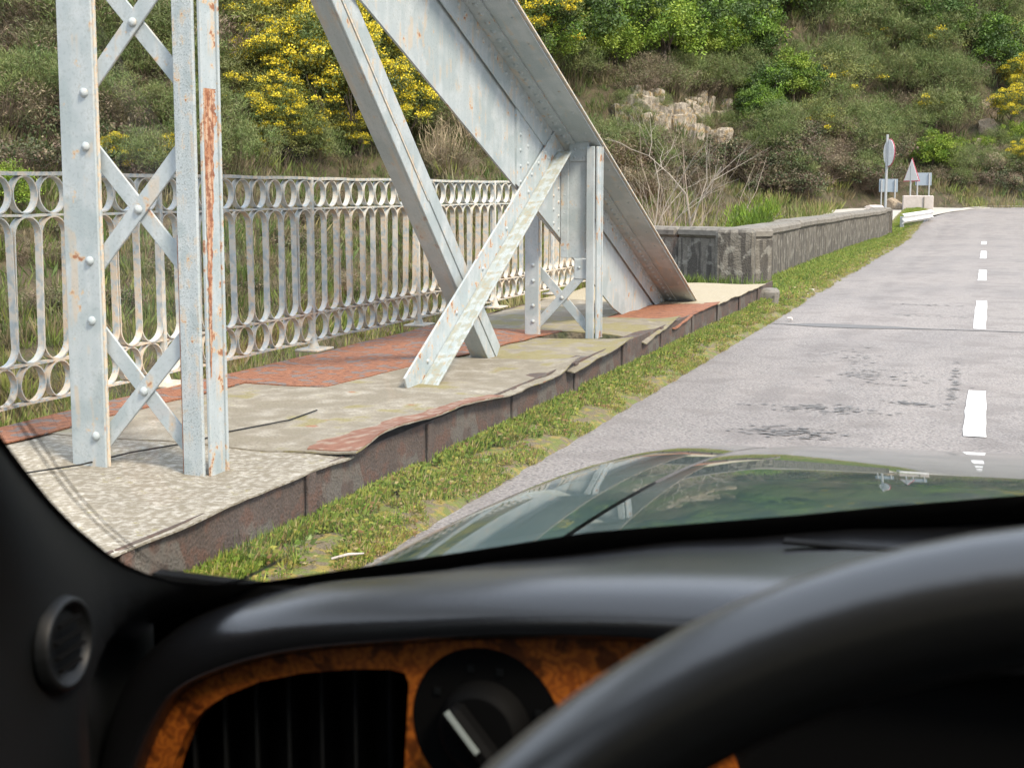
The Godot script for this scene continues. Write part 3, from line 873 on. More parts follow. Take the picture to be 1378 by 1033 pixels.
# ---------------------------------------------------------------- parapet, signs, roadside things
func build_parapet() -> void:
	var w := thing("parapet_wall", Vector3(-2.6, 0, -15), "weather-stained concrete parapet wall with coping stones beside the road", "wall")
	var line := [Vector3(-4.6, 0, -16.15), Vector3(-2.56, 0, -15.0), Vector3(-2.62, 0, -21.5), Vector3(-2.48, 0, -28.0), Vector3(-2.32, 0, -33.6)]
	for s in line.size() - 1:
		var a: Vector3 = line[s]
		var b: Vector3 = line[s + 1]
		var d := (b - a).normalized()
		var side := d.cross(Vector3.UP)      # right of the direction of travel along the wall
		var n := int(ceil((b - a).length() / 1.3))
		var l := (b - a).length() / n
		for i in n:
			var c := a + d * l * (i + 0.5) - side * 0.2
			c.y = road_y(c.z) - w.position.y
			c -= w.position
			var bs := Basis(d, Vector3.UP, d.cross(Vector3.UP))
			var mb := Mb.new()
			mb.box(Transform3D(bs * Basis(Vector3.UP, rnd(-0.004, 0.004)), c + Vector3(0, 0.22, 0)), Vector3(l - 0.008, 0.76, 0.36 + rnd(0, 0.012)), 0.015)
			part(w, "wall_block", mb, M.parapet)
			var cp := Mb.new()
			cp.box(Transform3D(bs * Basis(Vector3.RIGHT, rnd(-0.01, 0.01)), c + Vector3(0, 0.655 + rnd(-0.008, 0.008), 0)), Vector3(l - 0.012, 0.125, 0.43 + rnd(-0.01, 0.01)), 0.035)
			part(w, "coping_stone", cp, M.coping)
	for e in [line[1], line[4]]:
		var pl := Mb.new()
		pl.box(Transform3D(Basis(Vector3.UP, 0.1), e - w.position + Vector3(-0.19, 0.31, -0.02)), Vector3(0.44, 0.80, 0.44), 0.03)
		part(w, "pier", pl, M.parapet)

func pole(parent: Node3D, called: String, p: Vector3, h: float, r := 0.03) -> void:
	var mb := Mb.new()
	mb.tube([p, p + Vector3(0, h, 0)], [r, r], 10)
	part(parent, called, mb, M.galvanised)
func sign_plate(outline: PackedVector2Array, th: float) -> Mb:
	var mb := Mb.new()
	mb.extrude(Vector3(0, 0, -th / 2), Vector3(0, 0, th / 2), Vector3.RIGHT, outline)
	return mb
func build_signs() -> void:
	# round sign, seen from behind and edge-on
	var g := on_z(1193, 240, -33.9); g.y = 0.0
	var s := thing("round_sign", g, "tall round traffic sign behind the end of the wall", "traffic sign")
	pole(s, "pole", Vector3.ZERO, 2.55, 0.035)
	var o := PackedVector2Array()
	for i in 28: o.append(Vector2(cos(TAU * i / 28), sin(TAU * i / 28)) * 0.325)
	var turn := Basis(Vector3.UP, deg_to_rad(-63))
	part(s, "sign_plate", sign_plate(o, 0.012), M.sign_back, Transform3D(turn, Vector3(0.045, 2.10, 0.03)))
	var o2 := PackedVector2Array()
	for i in 28: o2.append(Vector2(cos(TAU * i / 28), sin(TAU * i / 28)) * 0.345)
	part(s, "sign_face", sign_plate(o2, 0.010), M.sign_red, Transform3D(turn, Vector3(0.045, 2.10, 0.03) + turn * Vector3(0, 0, -0.013)))
	# triangle sign
	g = on_z(1226, 240, -44.6); g.y = ground(g.x, g.z)
	s = thing("triangular_sign", g, "white triangular sign on a post behind the concrete block", "traffic sign")
	pole(s, "pole", Vector3(0, -0.1, 0), 1.55)
	turn = Basis(Vector3.UP, deg_to_rad(-52))
	part(s, "sign_plate", sign_plate(PackedVector2Array([Vector2(-0.40, -0.30), Vector2(0.40, -0.30), Vector2(0.0, 0.38)]), 0.012), M.sign_back, Transform3D(turn, Vector3(0.02, 1.28, 0.04)))
	part(s, "sign_face", sign_plate(PackedVector2Array([Vector2(-0.45, -0.33), Vector2(0.45, -0.33), Vector2(0.0, 0.43)]), 0.010), M.sign_red, Transform3D(turn, Vector3(0.02, 1.28, 0.04) + turn * Vector3(0, 0, -0.014)))
	# direction boards seen from behind
	for d in [[1196, -46.4, 0.62, 0.44, "blue-grey direction board behind the round sign", 0.56], [1243, -45.8, 0.52, 0.42, "blue-grey direction board beside the triangular sign", 0.72]]:
		g = on_z(d[0], 245, d[1]); g.y = ground(g.x, g.z)
		s = thing("direction_board", g, d[4], "road sign")
		for k in [-1.0, 1.0]: pole(s, "post", Vector3(k * d[2] * 0.36, -0.1, 0), d[5] + 0.55, 0.025)
		var mb := Mb.new()
		mb.box(at(0, d[5] + 0.25, -0.035), Vector3(d[2], d[3], 0.02), 0.004)
		part(s, "board", mb, M.sign_grey)
	# concrete block in front of them
	g = on_z(1235.5, 272, -44.0); g.y = ground(g.x, g.z) - 0.05
	s = thing("concrete_block", g, "pale concrete block beneath the triangular sign", "concrete block")
	var bl := Mb.new()
	bl.box(Transform3D(Basis(Vector3.UP, 0.1), Vector3(0, 0.27, 0)), Vector3(0.94, 0.56, 0.5), 0.02)
	part(s, "block", bl, M.concrete)
	for k in [-0.22, 0.2]:
		var gr := Mb.new()
		gr.box(Transform3D(Basis(Vector3.UP, 0.1), Vector3(k, 0.27, 0.255)), Vector3(0.03, 0.5, 0.02), 0.005)
		part(s, "joint", gr, M.coping)
	# guard-rail stub past the wall
	g = on_z(1217, 296, -35.6); g.y = road_y(g.z)
	s = thing("guard_rail", g, "short white guard rail past the end of the wall", "guard rail")
	var gm := Mb.new()
	gm.extrude(Vector3(0.0, 0.30, 0.2), Vector3(0.55, 0.36, -3.6), Vector3.RIGHT, PackedVector2Array([Vector2(-0.02, -0.13), Vector2(0.05, -0.07), Vector2(-0.02, 0.0), Vector2(0.05, 0.07), Vector2(-0.02, 0.13), Vector2(-0.05, 0.13), Vector2(0.015, 0.07), Vector2(-0.05, 0.0), Vector2(0.015, -0.07), Vector2(-0.05, -0.13)]))
	part(s, "beam", gm, M.sign_back)
	for k in [0.0, 3.2]:
		var pm := Mb.new()
		pm.box(at(-0.05 + k * 0.14, 0.15, -k), Vector3(0.10, 0.42, 0.08), 0.01)
		part(s, "post", pm, M.galvanised)
	# rubble by the boards
	var bp := on_z(1179, 264, -43.0)
	bp.y = ground(bp.x, bp.z) + 0.10
	rock_thing(bp, 0.30, "pale boulder lying left of the direction boards", "", M.concrete)
	bp = on_z(1207, 260, -44.5)
	bp.y = ground(bp.x, bp.z) + 0.12
	rock_thing(bp, 0.42, "brown clay boulder beside the direction boards", "", M.earth_cut)

func rock_mesh(sd: int, sx: float, sy: float, sz: float, blocky := true) -> Mb:      # a broken block: the space inside a dozen random planes
	var r := RandomNumberGenerator.new()
	r.seed = sd * 77 + 5
	var planes := []
	for i in (11 if blocky else 22):
		var nn := Vector3(r.randfn(), r.randfn() * 0.8, r.randfn()).normalized()
		if i < 6 and blocky:
			nn = Vector3.ZERO
			nn[i / 2] = 1.0 if i % 2 == 0 else -1.0
			nn = (nn + Vector3(r.randfn(), r.randfn(), r.randfn()) * 0.16).normalized()
		planes.append([nn, r.randf_range(0.60, 0.80) if i < 6 else r.randf_range(0.72, 1.0)])
	var rows := []
	for j in 27:
		var e := PI * (j / 26.0 - 0.5)
		var row := PackedVector3Array()
		for i in 40:
			var a := TAU * i / 40
			var d := Vector3(cos(a) * cos(e), sin(e), sin(a) * cos(e))
			var k := 1.3
			for p in planes:
				var c: float = d.dot(p[0])
				if c > 0.05: k = minf(k, p[1] / c)
			k *= 1.0 + 0.03 * bump_noise.get_noise_3dv(d * 70.0 + Vector3.ONE * sd)
			row.append(d * k * Vector3(sx, sy, sz))
		rows.append(row)
	var mb := Mb.new()
	mb.grid(rows, true)
	var out := Mb.new()
	for i in range(0, mb.ix.size(), 3): out.tri(mb.v[mb.ix[i]], mb.v[mb.ix[i + 1]], mb.v[mb.ix[i + 2]])
	return out
func rock_thing(p: Vector3, size: float, label: String, group: String, mat: Material, stretch := Vector3.ONE) -> void:
	var o := part(self, "boulder" if group == "" else "rock", rock_mesh(rng.randi() % 1000, size * stretch.x, size * 0.6 * stretch.y, size * 0.8 * stretch.z, group == "rocks of the outcrop"), mat, Transform3D(Basis(Vector3.UP, rnd(-0.5, 0.9)) * Basis(Vector3.RIGHT, rnd(-0.25, 0.1)) * Basis(Vector3.BACK, rnd(-0.2, 0.2)), p))
	tag(o, label, "rock", group)

# ---------------------------------------------------------------- plants
func leaf(mb: Mb, p: Vector3, d: Vector3, l: float, w: float, c: Color) -> void:
	var side := d.cross(Vector3(rnd(-1, 1), rnd(-1, 1), rnd(-1, 1))).normalized() * w * 0.5
	var i := mb.v.size()
	mb.v.append(p); mb.v.append(p + d * l * 0.5 + side); mb.v.append(p + d * l); mb.v.append(p + d * l * 0.5 - side)
	mb.ix.append_array([i, i + 1, i + 2, i, i + 2, i + 3])
	for k in 4: mb.col.append(c)
func dirn() -> Vector3: return Vector3(rng.randfn(), rng.randfn(), rng.randfn()).normalized()
func vary(c: Color, a: float) -> Color:
	var k := 1.0 + rnd(-a, a)
	return Color(c.r * k, c.g * k * (1.0 + rnd(-0.05, 0.05)), c.b * k)
func crown(p: Dictionary) -> ArrayMesh:
	var mb := Mb.new()
	var centres := []
	for i in p.clumps:
		var d := dirn()
		if d.y < -0.35: d.y = -d.y
		var q: Vector3 = d * pow(rng.randf(), 0.4)
		centres.append(Vector3(q.x * p.rx, p.h * 0.5 + q.y * p.h * 0.5, q.z * p.rx))
	for c in centres:
		var flower: bool = rng.randf() < p.get("flowers", 0.0) and (c.y > p.h * 0.25)
		var tone: Color = vary(p.cols[rng.randi() % p.cols.size()], 0.28)
		var cr: float = p.cr * rnd(0.7, 1.3)
		for i in p.leaves:
			var o := dirn() * pow(rng.randf(), 0.5) * cr
			o.y *= 0.75
			var d: Vector3 = (dirn() + o.normalized() * 0.5 + Vector3.UP * p.get("up", 0.1)).normalized()
			leaf(mb, c + o, d, p.ll * rnd(0.6, 1.3), p.lw * rnd(0.7, 1.2), vary(tone, 0.22))
		if flower:
			for i in p.leaves * 1.1:
				var o := dirn() * pow(rng.randf(), 0.4) * cr * 0.85
				o.y = absf(o.y) * 0.8 + cr * 0.10
				leaf(mb, c + o, (dirn() + Vector3.UP * 0.4).normalized(), p.ll * rnd(0.4, 0.75), p.ll * 0.45, vary(p.bloom, 0.25))
	return flat_mesh(mb)
func flat_mesh(mb: Mb) -> ArrayMesh:
	var arr := []
	arr.resize(Mesh.ARRAY_MAX)
	arr[Mesh.ARRAY_VERTEX] = mb.v
	arr[Mesh.ARRAY_INDEX] = mb.ix
	arr[Mesh.ARRAY_COLOR] = mb.col
	var m := ArrayMesh.new()
	m.add_surface_from_arrays(Mesh.PRIMITIVE_TRIANGLES, arr)
	return m
func stems(n: int, h: float, spread: float, r: float, c: Color, droop: float, sides := 3) -> ArrayMesh:
	var mb := Mb.new()
	for i in n:
		var a := rnd(0, TAU)
		var e := rnd(0.2, 1.0) * spread
		var hh := h * rnd(0.5, 1.0)
		var p := Vector3(cos(a), 0, sin(a)) * rnd(0, spread * 0.5)
		var d := Vector3(cos(a + rnd(-0.8, 0.8)) * e, hh, sin(a + rnd(-0.8, 0.8)) * e)
		var bend := Vector3(rng.randfn(), 0, rng.randfn()) * 0.12 * hh
		var v0 := mb.v.size()
		mb.tube([p, p + d * 0.35 + bend, p + d * 0.7 + bend * 1.4, p + d * Vector3(1.15, 1.0 - droop, 1.15) + bend], [r, r * 0.8, r * 0.55, r * 0.25], sides, false)
		var cc := vary(c, 0.4)
		for k in mb.v.size() - v0: mb.col.append(cc)
	return flat_mesh(mb)
func limbs(h: float, r: float, spread: float, forks: int, depth: int) -> Mb:
	var mb := Mb.new()
	var todo := [[Vector3(0, -0.2, 0), Vector3(rnd(-0.1, 0.1), 1, rnd(-0.1, 0.1)).normalized(), h, r, depth]]
	while todo:
		var t: Array = todo.pop_back()
		var p: Vector3 = t[0]
		var d: Vector3 = t[1]
		var l: float = t[2]
		var q := p + d * l * 0.5 + Vector3(rng.randfn(), 0, rng.randfn()) * 0.05 * l
		var e := p + d * l
		mb.tube([p, q, e], [t[3], t[3] * 0.8, t[3] * 0.55], 6 if t[4] > 1 else 4, false)
		if t[4] > 0:
			for k in forks:
				var s := rnd(0.55, 1.0)
				todo.append([p.lerp(e, s) if s < 0.85 else e, (d + Vector3(rng.randfn(), rnd(-0.1, 0.5), rng.randfn()) * spread).normalized(), l * rnd(0.5, 0.75), t[3] * 0.5, t[4] - 1])
	return mb
var kinds := {}
func make_kinds() -> void:
	var g := func(p: Dictionary, n: int, label: String, cat: String, group: String, trunk: bool, called: String) -> void:
		var list := []
		for i in n:
			var o := Node3D.new()
			o.name = called
			part(o, "crown", crown(p), M.leaf)
			if trunk: part(o, "trunk", limbs(p.h * 0.45, 0.07, 0.6, 3, 2), M.bark)
			if p.has("twigs"): part(o, "stem", stems(p.twigs, p.h * 1.05, p.rx * 0.8, 0.008, p.twig_col, 0.15), M.twig)
			tag(o, label, cat, group)
			list.append(o)
		kinds[called] = list
	var yellow := Color(0.74, 0.60, 0.03)
	g.call({"rx": 1.35, "h": 3.0, "clumps": 84, "leaves": 92, "cr": 0.30, "ll": 0.10, "lw": 0.030, "cols": [Color(0.07, 0.105, 0.025), Color(0.13, 0.17, 0.035), Color(0.19, 0.21, 0.04)], "flowers": 0.66, "bloom": yellow}, 4, "mimosa tree in full yellow blossom", "tree", "flowering mimosa trees", true, "mimosa_tree")
	g.call({"rx": 1.2, "h": 2.2, "clumps": 60, "leaves": 60, "cr": 0.28, "ll": 0.10, "lw": 0.026, "cols": [Color(0.12, 0.155, 0.04), Color(0.17, 0.20, 0.05), Color(0.21, 0.22, 0.06)], "flowers": 0.16, "bloom": yellow}, 3, "olive mimosa shrub with few flowers", "shrub", "sparsely flowering shrubs", true, "mimosa_shrub")
	g.call({"rx": 1.45, "h": 2.8, "clumps": 80, "leaves": 62, "cr": 0.33, "ll": 0.125, "lw": 0.058, "cols": [Color(0.045, 0.085, 0.018), Color(0.075, 0.15, 0.02), Color(0.14, 0.245, 0.025), Color(0.085, 0.145, 0.04)]}, 4, "dark green evergreen tree", "tree", "evergreen trees on the slope", true, "evergreen_tree")
	g.call({"rx": 1.2, "h": 2.3, "clumps": 70, "leaves": 60, "cr": 0.28, "ll": 0.115, "lw": 0.050, "cols": [Color(0.16, 0.25, 0.02), Color(0.22, 0.30, 0.03), Color(0.11, 0.19, 0.02)]}, 3, "fresh yellow-green leafy shrub", "shrub", "fresh green shrubs", true, "leafy_shrub")
	g.call({"rx": 1.35, "h": 1.9, "clumps": 90, "leaves": 58, "cr": 0.30, "ll": 0.15, "lw": 0.016, "up": 0.8, "cols": [Color(0.15, 0.19, 0.06), Color(0.20, 0.225, 0.08), Color(0.115, 0.17, 0.045)], "twigs": 40, "twig_col": Color(0.14, 0.11, 0.075)}, 3, "grey-green feathery heath bush", "shrub", "heath bushes", false, "heath_bush")
	g.call({"rx": 1.1, "h": 1.2, "clumps": 46, "leaves": 46, "cr": 0.26, "ll": 0.11, "lw": 0.022, "cols": [Color(0.19, 0.15, 0.10), Color(0.25, 0.20, 0.13), Color(0.16, 0.145, 0.075), Color(0.13, 0.145, 0.06)], "twigs": 130, "twig_col": Color(0.21, 0.165, 0.12)}, 4, "brown dry winter scrub", "scrub", "dry scrub bushes", false, "dry_scrub")
	g.call({"rx": 1.3, "h": 0.9, "clumps": 55, "leaves": 42, "cr": 0.26, "ll": 0.09, "lw": 0.055, "cols": [Color(0.065, 0.09, 0.035), Color(0.10, 0.115, 0.05), Color(0.16, 0.135, 0.08), Color(0.14, 0.10, 0.07)], "twigs": 110, "twig_col": Color(0.20, 0.155, 0.125)}, 3, "low dark bramble thicket", "bramble", "bramble thickets", false, "bramble")
	g.call({"rx": 0.75, "h": 0.7, "clumps": 46, "leaves": 46, "cr": 0.17, "ll": 0.12, "lw": 0.020, "up": 1.3, "cols": [Color(0.15, 0.24, 0.02), Color(0.20, 0.29, 0.03), Color(0.11, 0.19, 0.02)]}, 2, "bright lime green bush standing behind the wall", "bush", "", false, "lime_bush")
	# reeds
	var reeds := []
	for i in 2:
		var o := Node3D.new()
		o.name = "reed_clump"
		part(o, "cane", stems(130, 2.0, 0.5, 0.011, Color(0.36, 0.29, 0.19), 0.05), M.twig)
		var mb := Mb.new()
		for k in 240:
			var a := rnd(0, TAU)
			var q := Vector3(cos(a), 0, sin(a)) * rnd(0.0, 0.8) + Vector3.UP * rnd(0.1, 1.7)
			leaf(mb, q, (dirn() + Vector3.UP * 0.9).normalized(), rnd(0.25, 0.5), 0.022, vary(Color(0.36, 0.29, 0.18), 0.3))
		part(o, "blade", flat_mesh(mb), M.leaf)
		tag(o, "tall dry straw-coloured reed clump", "reeds", "dry reed clumps")
		reeds.append(o)
	kinds.reed_clump = reeds
	var bare := []
	for i in 3:
		var o := Node3D.new()
		o.name = "bare_sapling"
		var l := limbs(1.25, 0.022, 0.55, 3, 3)
		part(o, "trunk", l, M.pale_bark)
		part(o, "branch", stems(26, 2.0, 1.0, 0.006, Color(0.30, 0.25, 0.20), 0.0), M.twig)
		tag(o, "leafless sapling with pale grey branches above the wall", "tree", "bare saplings")
		bare.append(o)
	kinds.bare_sapling = bare
func plant(kind: String, p: Vector3, s: float, label := "", squash := 1.0) -> Node3D:
	var src: Node3D = kinds[kind][rng.randi() % kinds[kind].size()]
	var o: Node3D = src.duplicate()
	o.name = numbered(kind)
	add_child(o)
	o.transform = Transform3D(Basis(Vector3.UP, rnd(0, TAU)).scaled(Vector3(s, s * squash, s)), p)
	if label:
		o.set_meta("label", label)
		o.remove_meta("group")
	return o
func scatter(u0: float, u1: float, v0: float, v1: float, n: int, mix: Array, s0: float, s1: float, sink: float, where: String) -> void:
	for i in n:
		var p := on_ground(rnd(u0, u1), rnd(v0, v1))
		if p == Vector3.INF: continue
		if p.x > -3.4 and p.x < 4.0 and p.z > -50.0: continue
		var kind: String = mix[rng.randi() % mix.size()]
		var o := plant(kind, p - Vector3.UP * sink, rnd(s0, s1))
		o.set_meta("label", o.get_meta("label") + " " + where)
		o.set_meta("group", kind.replace("_", " ") + "s " + where)

func build_plants() -> void:
	make_kinds()
	var mi := "mimosa_tree"; var ms := "mimosa_shrub"; var ev := "evergreen_tree"; var lf := "leafy_shrub"
	var he := "heath_bush"; var dr := "dry_scrub"; var br := "bramble"
	# far slope, top of the picture: dense green
	scatter(690, 1100, -90, 20, 50, [ev, ev, lf, ev, he], 1.0, 1.6, 0.15, "on the crest high above the rock outcrop")
	scatter(690, 1010, 20, 108, 56, [ev, lf, ev, lf, ev], 0.7, 1.15, 0.15, "on the slope above the rock outcrop")
	scatter(1000, 1240, -70, 90, 34, [ev, ev, lf, he], 0.8, 1.3, 0.15, "on the slope high above the round sign")
	scatter(980, 1110, 90, 190, 22, [ev, he, lf, ev, dr], 0.5, 0.85, 0.15, "on the slope between the outcrop and the round sign")
	scatter(1150, 1430, -80, 70, 26, [he, ev, dr, he], 0.9, 1.4, 0.15, "near the pine trunk at the top of the slope")
	scatter(1100, 1310, 70, 205, 32, [he, he, he, dr, ms], 0.7, 1.15, 0.15, "on the slope above the direction boards")
	scatter(1150, 1200, 70, 95, 2, [ms], 0.6, 0.8, 0.15, "among the heath above the direction boards")
	scatter(760, 1000, 108, 135, 22, [dr, dr, he], 0.6, 0.9, 0.15, "along the top edge of the rock outcrop")
	scatter(800, 1190, 205, 268, 70, [br, dr, dr, br, dr, he], 0.6, 1.0, 0.15, "on the bank behind the parapet wall")
	scatter(1010, 1200, 180, 240, 26, [dr, br, he, br], 0.6, 1.0, 0.15, "on the bank left of the round sign")
	scatter(1235, 1440, 200, 262, 46, [br, br, he, dr, lf], 0.4, 0.75, 0.15, "at the foot of the cutting beyond the signs")
	scatter(1255, 1440, 0, 120, 30, [he, dr, he, ev, ms], 0.6, 1.0, 0.15, "below the pine trunk above the bare cutting")
	# mimosas opposite the truss
	scatter(390, 640, -90, 60, 22, [mi, mi, mi, ev], 0.9, 1.3, 0.15, "high on the bank behind the sloping chord")
	scatter(380, 600, 60, 165, 14, [mi, mi, mi, ms], 0.75, 1.05, 0.15, "on the bank behind the crossing diagonals")
	scatter(400, 570, 165, 225, 9, [mi, ms, mi], 0.4, 0.6, 0.15, "low on the bank just above the railing")
	scatter(290, 420, -60, 100, 14, [ms, mi, ms, mi], 0.8, 1.2, 0.15, "high on the bank beside the laced post")
	scatter(300, 430, 120, 245, 16, [ms, he, ms, mi], 0.5, 0.8, 0.15, "on the bank above the railing beside the laced post")
	scatter(560, 760, -60, 130, 24, [ev, ms, ev, mi], 0.7, 1.1, 0.15, "on the slope behind the chord's web plate")
	scatter(540, 720, 150, 240, 24, ["reed_clump", dr, "reed_clump", lf, dr, he], 0.5, 0.85, 0.15, "on the bank above the far end of the railing")
	# scrub on the left
	scatter(-60, 300, -90, 100, 46, [dr, dr, he, he, dr, ms], 0.9, 1.4, 0.15, "high on the hillside behind the laced post")
	scatter(-60, 300, 100, 250, 40, [dr, he, dr, br, he], 0.6, 1.0, 0.15, "on the hillside just above the railing's near end")
	scatter(150, 235, 215, 250, 3, [mi], 0.36, 0.46, 0.3, "seen through the lacing of the near post")
	scatter(-60, 700, 250, 420, 50, [dr, dr, br], 0.35, 0.6, 0.15, "on the stream bank seen through the railing")
	# single plants that stand out
	for q in [[478, 215, 1.15, "tallest yellow mimosa tree directly behind the leaning diagonal"], [432, 190, 1.2, "broad yellow mimosa tree between the laced post and the diagonal"], [545, 210, 0.95, "yellow mimosa tree in the gap beneath the sloping chord"], [515, 130, 1.2, "yellow mimosa tree rising behind the tallest one"], [590, 175, 0.8, "small yellow mimosa tree under the chord's lower edge"]]:
		plant(mi, on_ground(q[0], q[1]) - Vector3.UP * 0.3, q[2], q[3])
	plant("lime_bush", Vector3(-3.12, 0.25, -18.6), 0.58, "bright lime green bush standing behind the wall", 1.75)
	plant("leafy_shrub", on_ground(8, 300), 0.55, "fresh green shrub on the stream bank beyond the railing")
	for q in [[905, 300, 1.0], [940, 302, 1.25], [868, 300, 0.9], [978, 298, 0.7]]:
		plant("bare_sapling", Vector3(on_z(q[0], q[1], -21.0).x, -0.2, -21.0 + rnd(-1, 1)), q[2])
	for q in [[1362, 185, 0.7], [1378, 150, 0.8], [1372, 235, 0.45]]:
		var p := on_ground(q[0], q[1])
		if p != Vector3.INF: plant(mi, p, q[2]).set_meta("label", "small yellow mimosa tree above the bare cutting")
	# the pine trunk at the top of the slope
	var g := on_ground(1318, 62)
	var tr := thing("pine_tree", g, "tall bare pine trunk rising at the top of the slope", "tree")
	var tm := Mb.new()
	tm.tube([Vector3(0, -0.3, 0), Vector3(-0.12, 1.2, 0), Vector3(-0.3, 3.0, 0), Vector3(-0.35, 6.5, 0)], [0.22, 0.17, 0.15, 0.11], 10)
	part(tr, "trunk", tm, M.bark)
	part(tr, "crown", crown({"rx": 2.0, "h": 3.0, "clumps": 40, "leaves": 60, "cr": 0.5, "ll": 0.2, "lw": 0.02, "cols": [Color(0.03, 0.05, 0.02), Color(0.05, 0.075, 0.03)]}), M.leaf, at(-0.3, 5.6, 0))
	# outcrop of cream rock
	for i in 70:
		var u := rnd(835, 1050)
		var p := on_ground(u, rnd(132, 172) + 45.0 * smoothstep(890, 970, u) * rng.randf())
		if p != Vector3.INF: rock_thing(p - Vector3(0, 0.05, 0), rnd(0.26, 0.55), "cream broken rock in the outcrop half way up the slope", "rocks of the outcrop", M.rock, Vector3(0.8, 1.9, 0.8))
	for q in [[1325, 150, 0.6], [1335, 175, 0.7], [1322, 200, 0.7], [1340, 222, 0.8], [1370, 245, 0.5], [1140, 205, 0.4], [1150, 200, 0.3]]:
		var p := on_ground(q[0], q[1])
		if p != Vector3.INF: rock_thing(p - Vector3(0, 0.2, 0), q[2], "brown earthy boulder in the bare cutting", "boulders of the cutting", M.earth_cut, Vector3(1.0, 1.6, 1.0))
	scatter(830, 1050, 150, 222, 34, [dr, br, dr, he], 0.3, 0.5, 0.15, "at the foot of the rock outcrop")
	scatter(1290, 1430, 130, 240, 16, [dr, he, dr, br], 0.4, 0.7, 0.15, "in the bare cutting beneath the yellow mimosas")
	# ground cover on the slope: dry grass, dead fern and twigs
	var tuft := Mb.new()
	for i in 26:
		var a := rnd(0, TAU)
		leaf(tuft, Vector3(cos(a), 0, sin(a)) * rnd(0, 0.22), (Vector3(cos(a), 0, sin(a)) * rnd(0.1, 0.9) + Vector3.UP).normalized(), rnd(0.12, 0.42), rnd(0.012, 0.03), vary(Color(1, 1, 1), 0.25))
	var mm := MultiMesh.new()
	mm.transform_format = MultiMesh.TRANSFORM_3D
	mm.use_colors = true
	mm.mesh = flat_mesh(tuft)
	mm.instance_count = 15000
	var tones := [Color(0.24, 0.195, 0.115), Color(0.17, 0.155, 0.08), Color(0.13, 0.17, 0.05), Color(0.10, 0.16, 0.035), Color(0.16, 0.20, 0.05)]
	var green := [Color(0.17, 0.22, 0.045), Color(0.23, 0.25, 0.065), Color(0.30, 0.26, 0.11), Color(0.22, 0.18, 0.09)]
	for i in mm.instance_count:
		var phi := deg_to_rad(rnd(-8, 50))
		var far := interp(FOOT, rad_to_deg(phi))
		var r := far + rnd(-14, 20)
		var x := -sin(phi) * r
		var z := -cos(phi) * r
		while x > -4.8 and x < 6.0 and z > -49.0 or (z > -15.5 and x > -5.0):
			phi = deg_to_rad(rnd(16, 50)); r = interp(FOOT, rad_to_deg(phi)) + rnd(-14, 20)
			x = -sin(phi) * r; z = -cos(phi) * r
		var s := rnd(0.6, 1.5)
		mm.set_instance_transform(i, Transform3D(Basis(Vector3.UP, rnd(0, TAU)).scaled(Vector3.ONE * s), Vector3(x, ground(x, z) - 0.03, z)))
		mm.set_instance_color(i, green[rng.randi() % 4] if r < far + 2.0 and rng.randf() < 0.7 else tones[rng.randi() % 5])
	var mi_ := MultiMeshInstance3D.new()
	mi_.name = "dry_grass"
	mi_.multimesh = mm
	mi_.material_override = M.leaf
	add_child(mi_)
	tag(mi_, "dry grass and dead fern covering the hillside", "grass", "", "stuff")
	build_verge_plants()

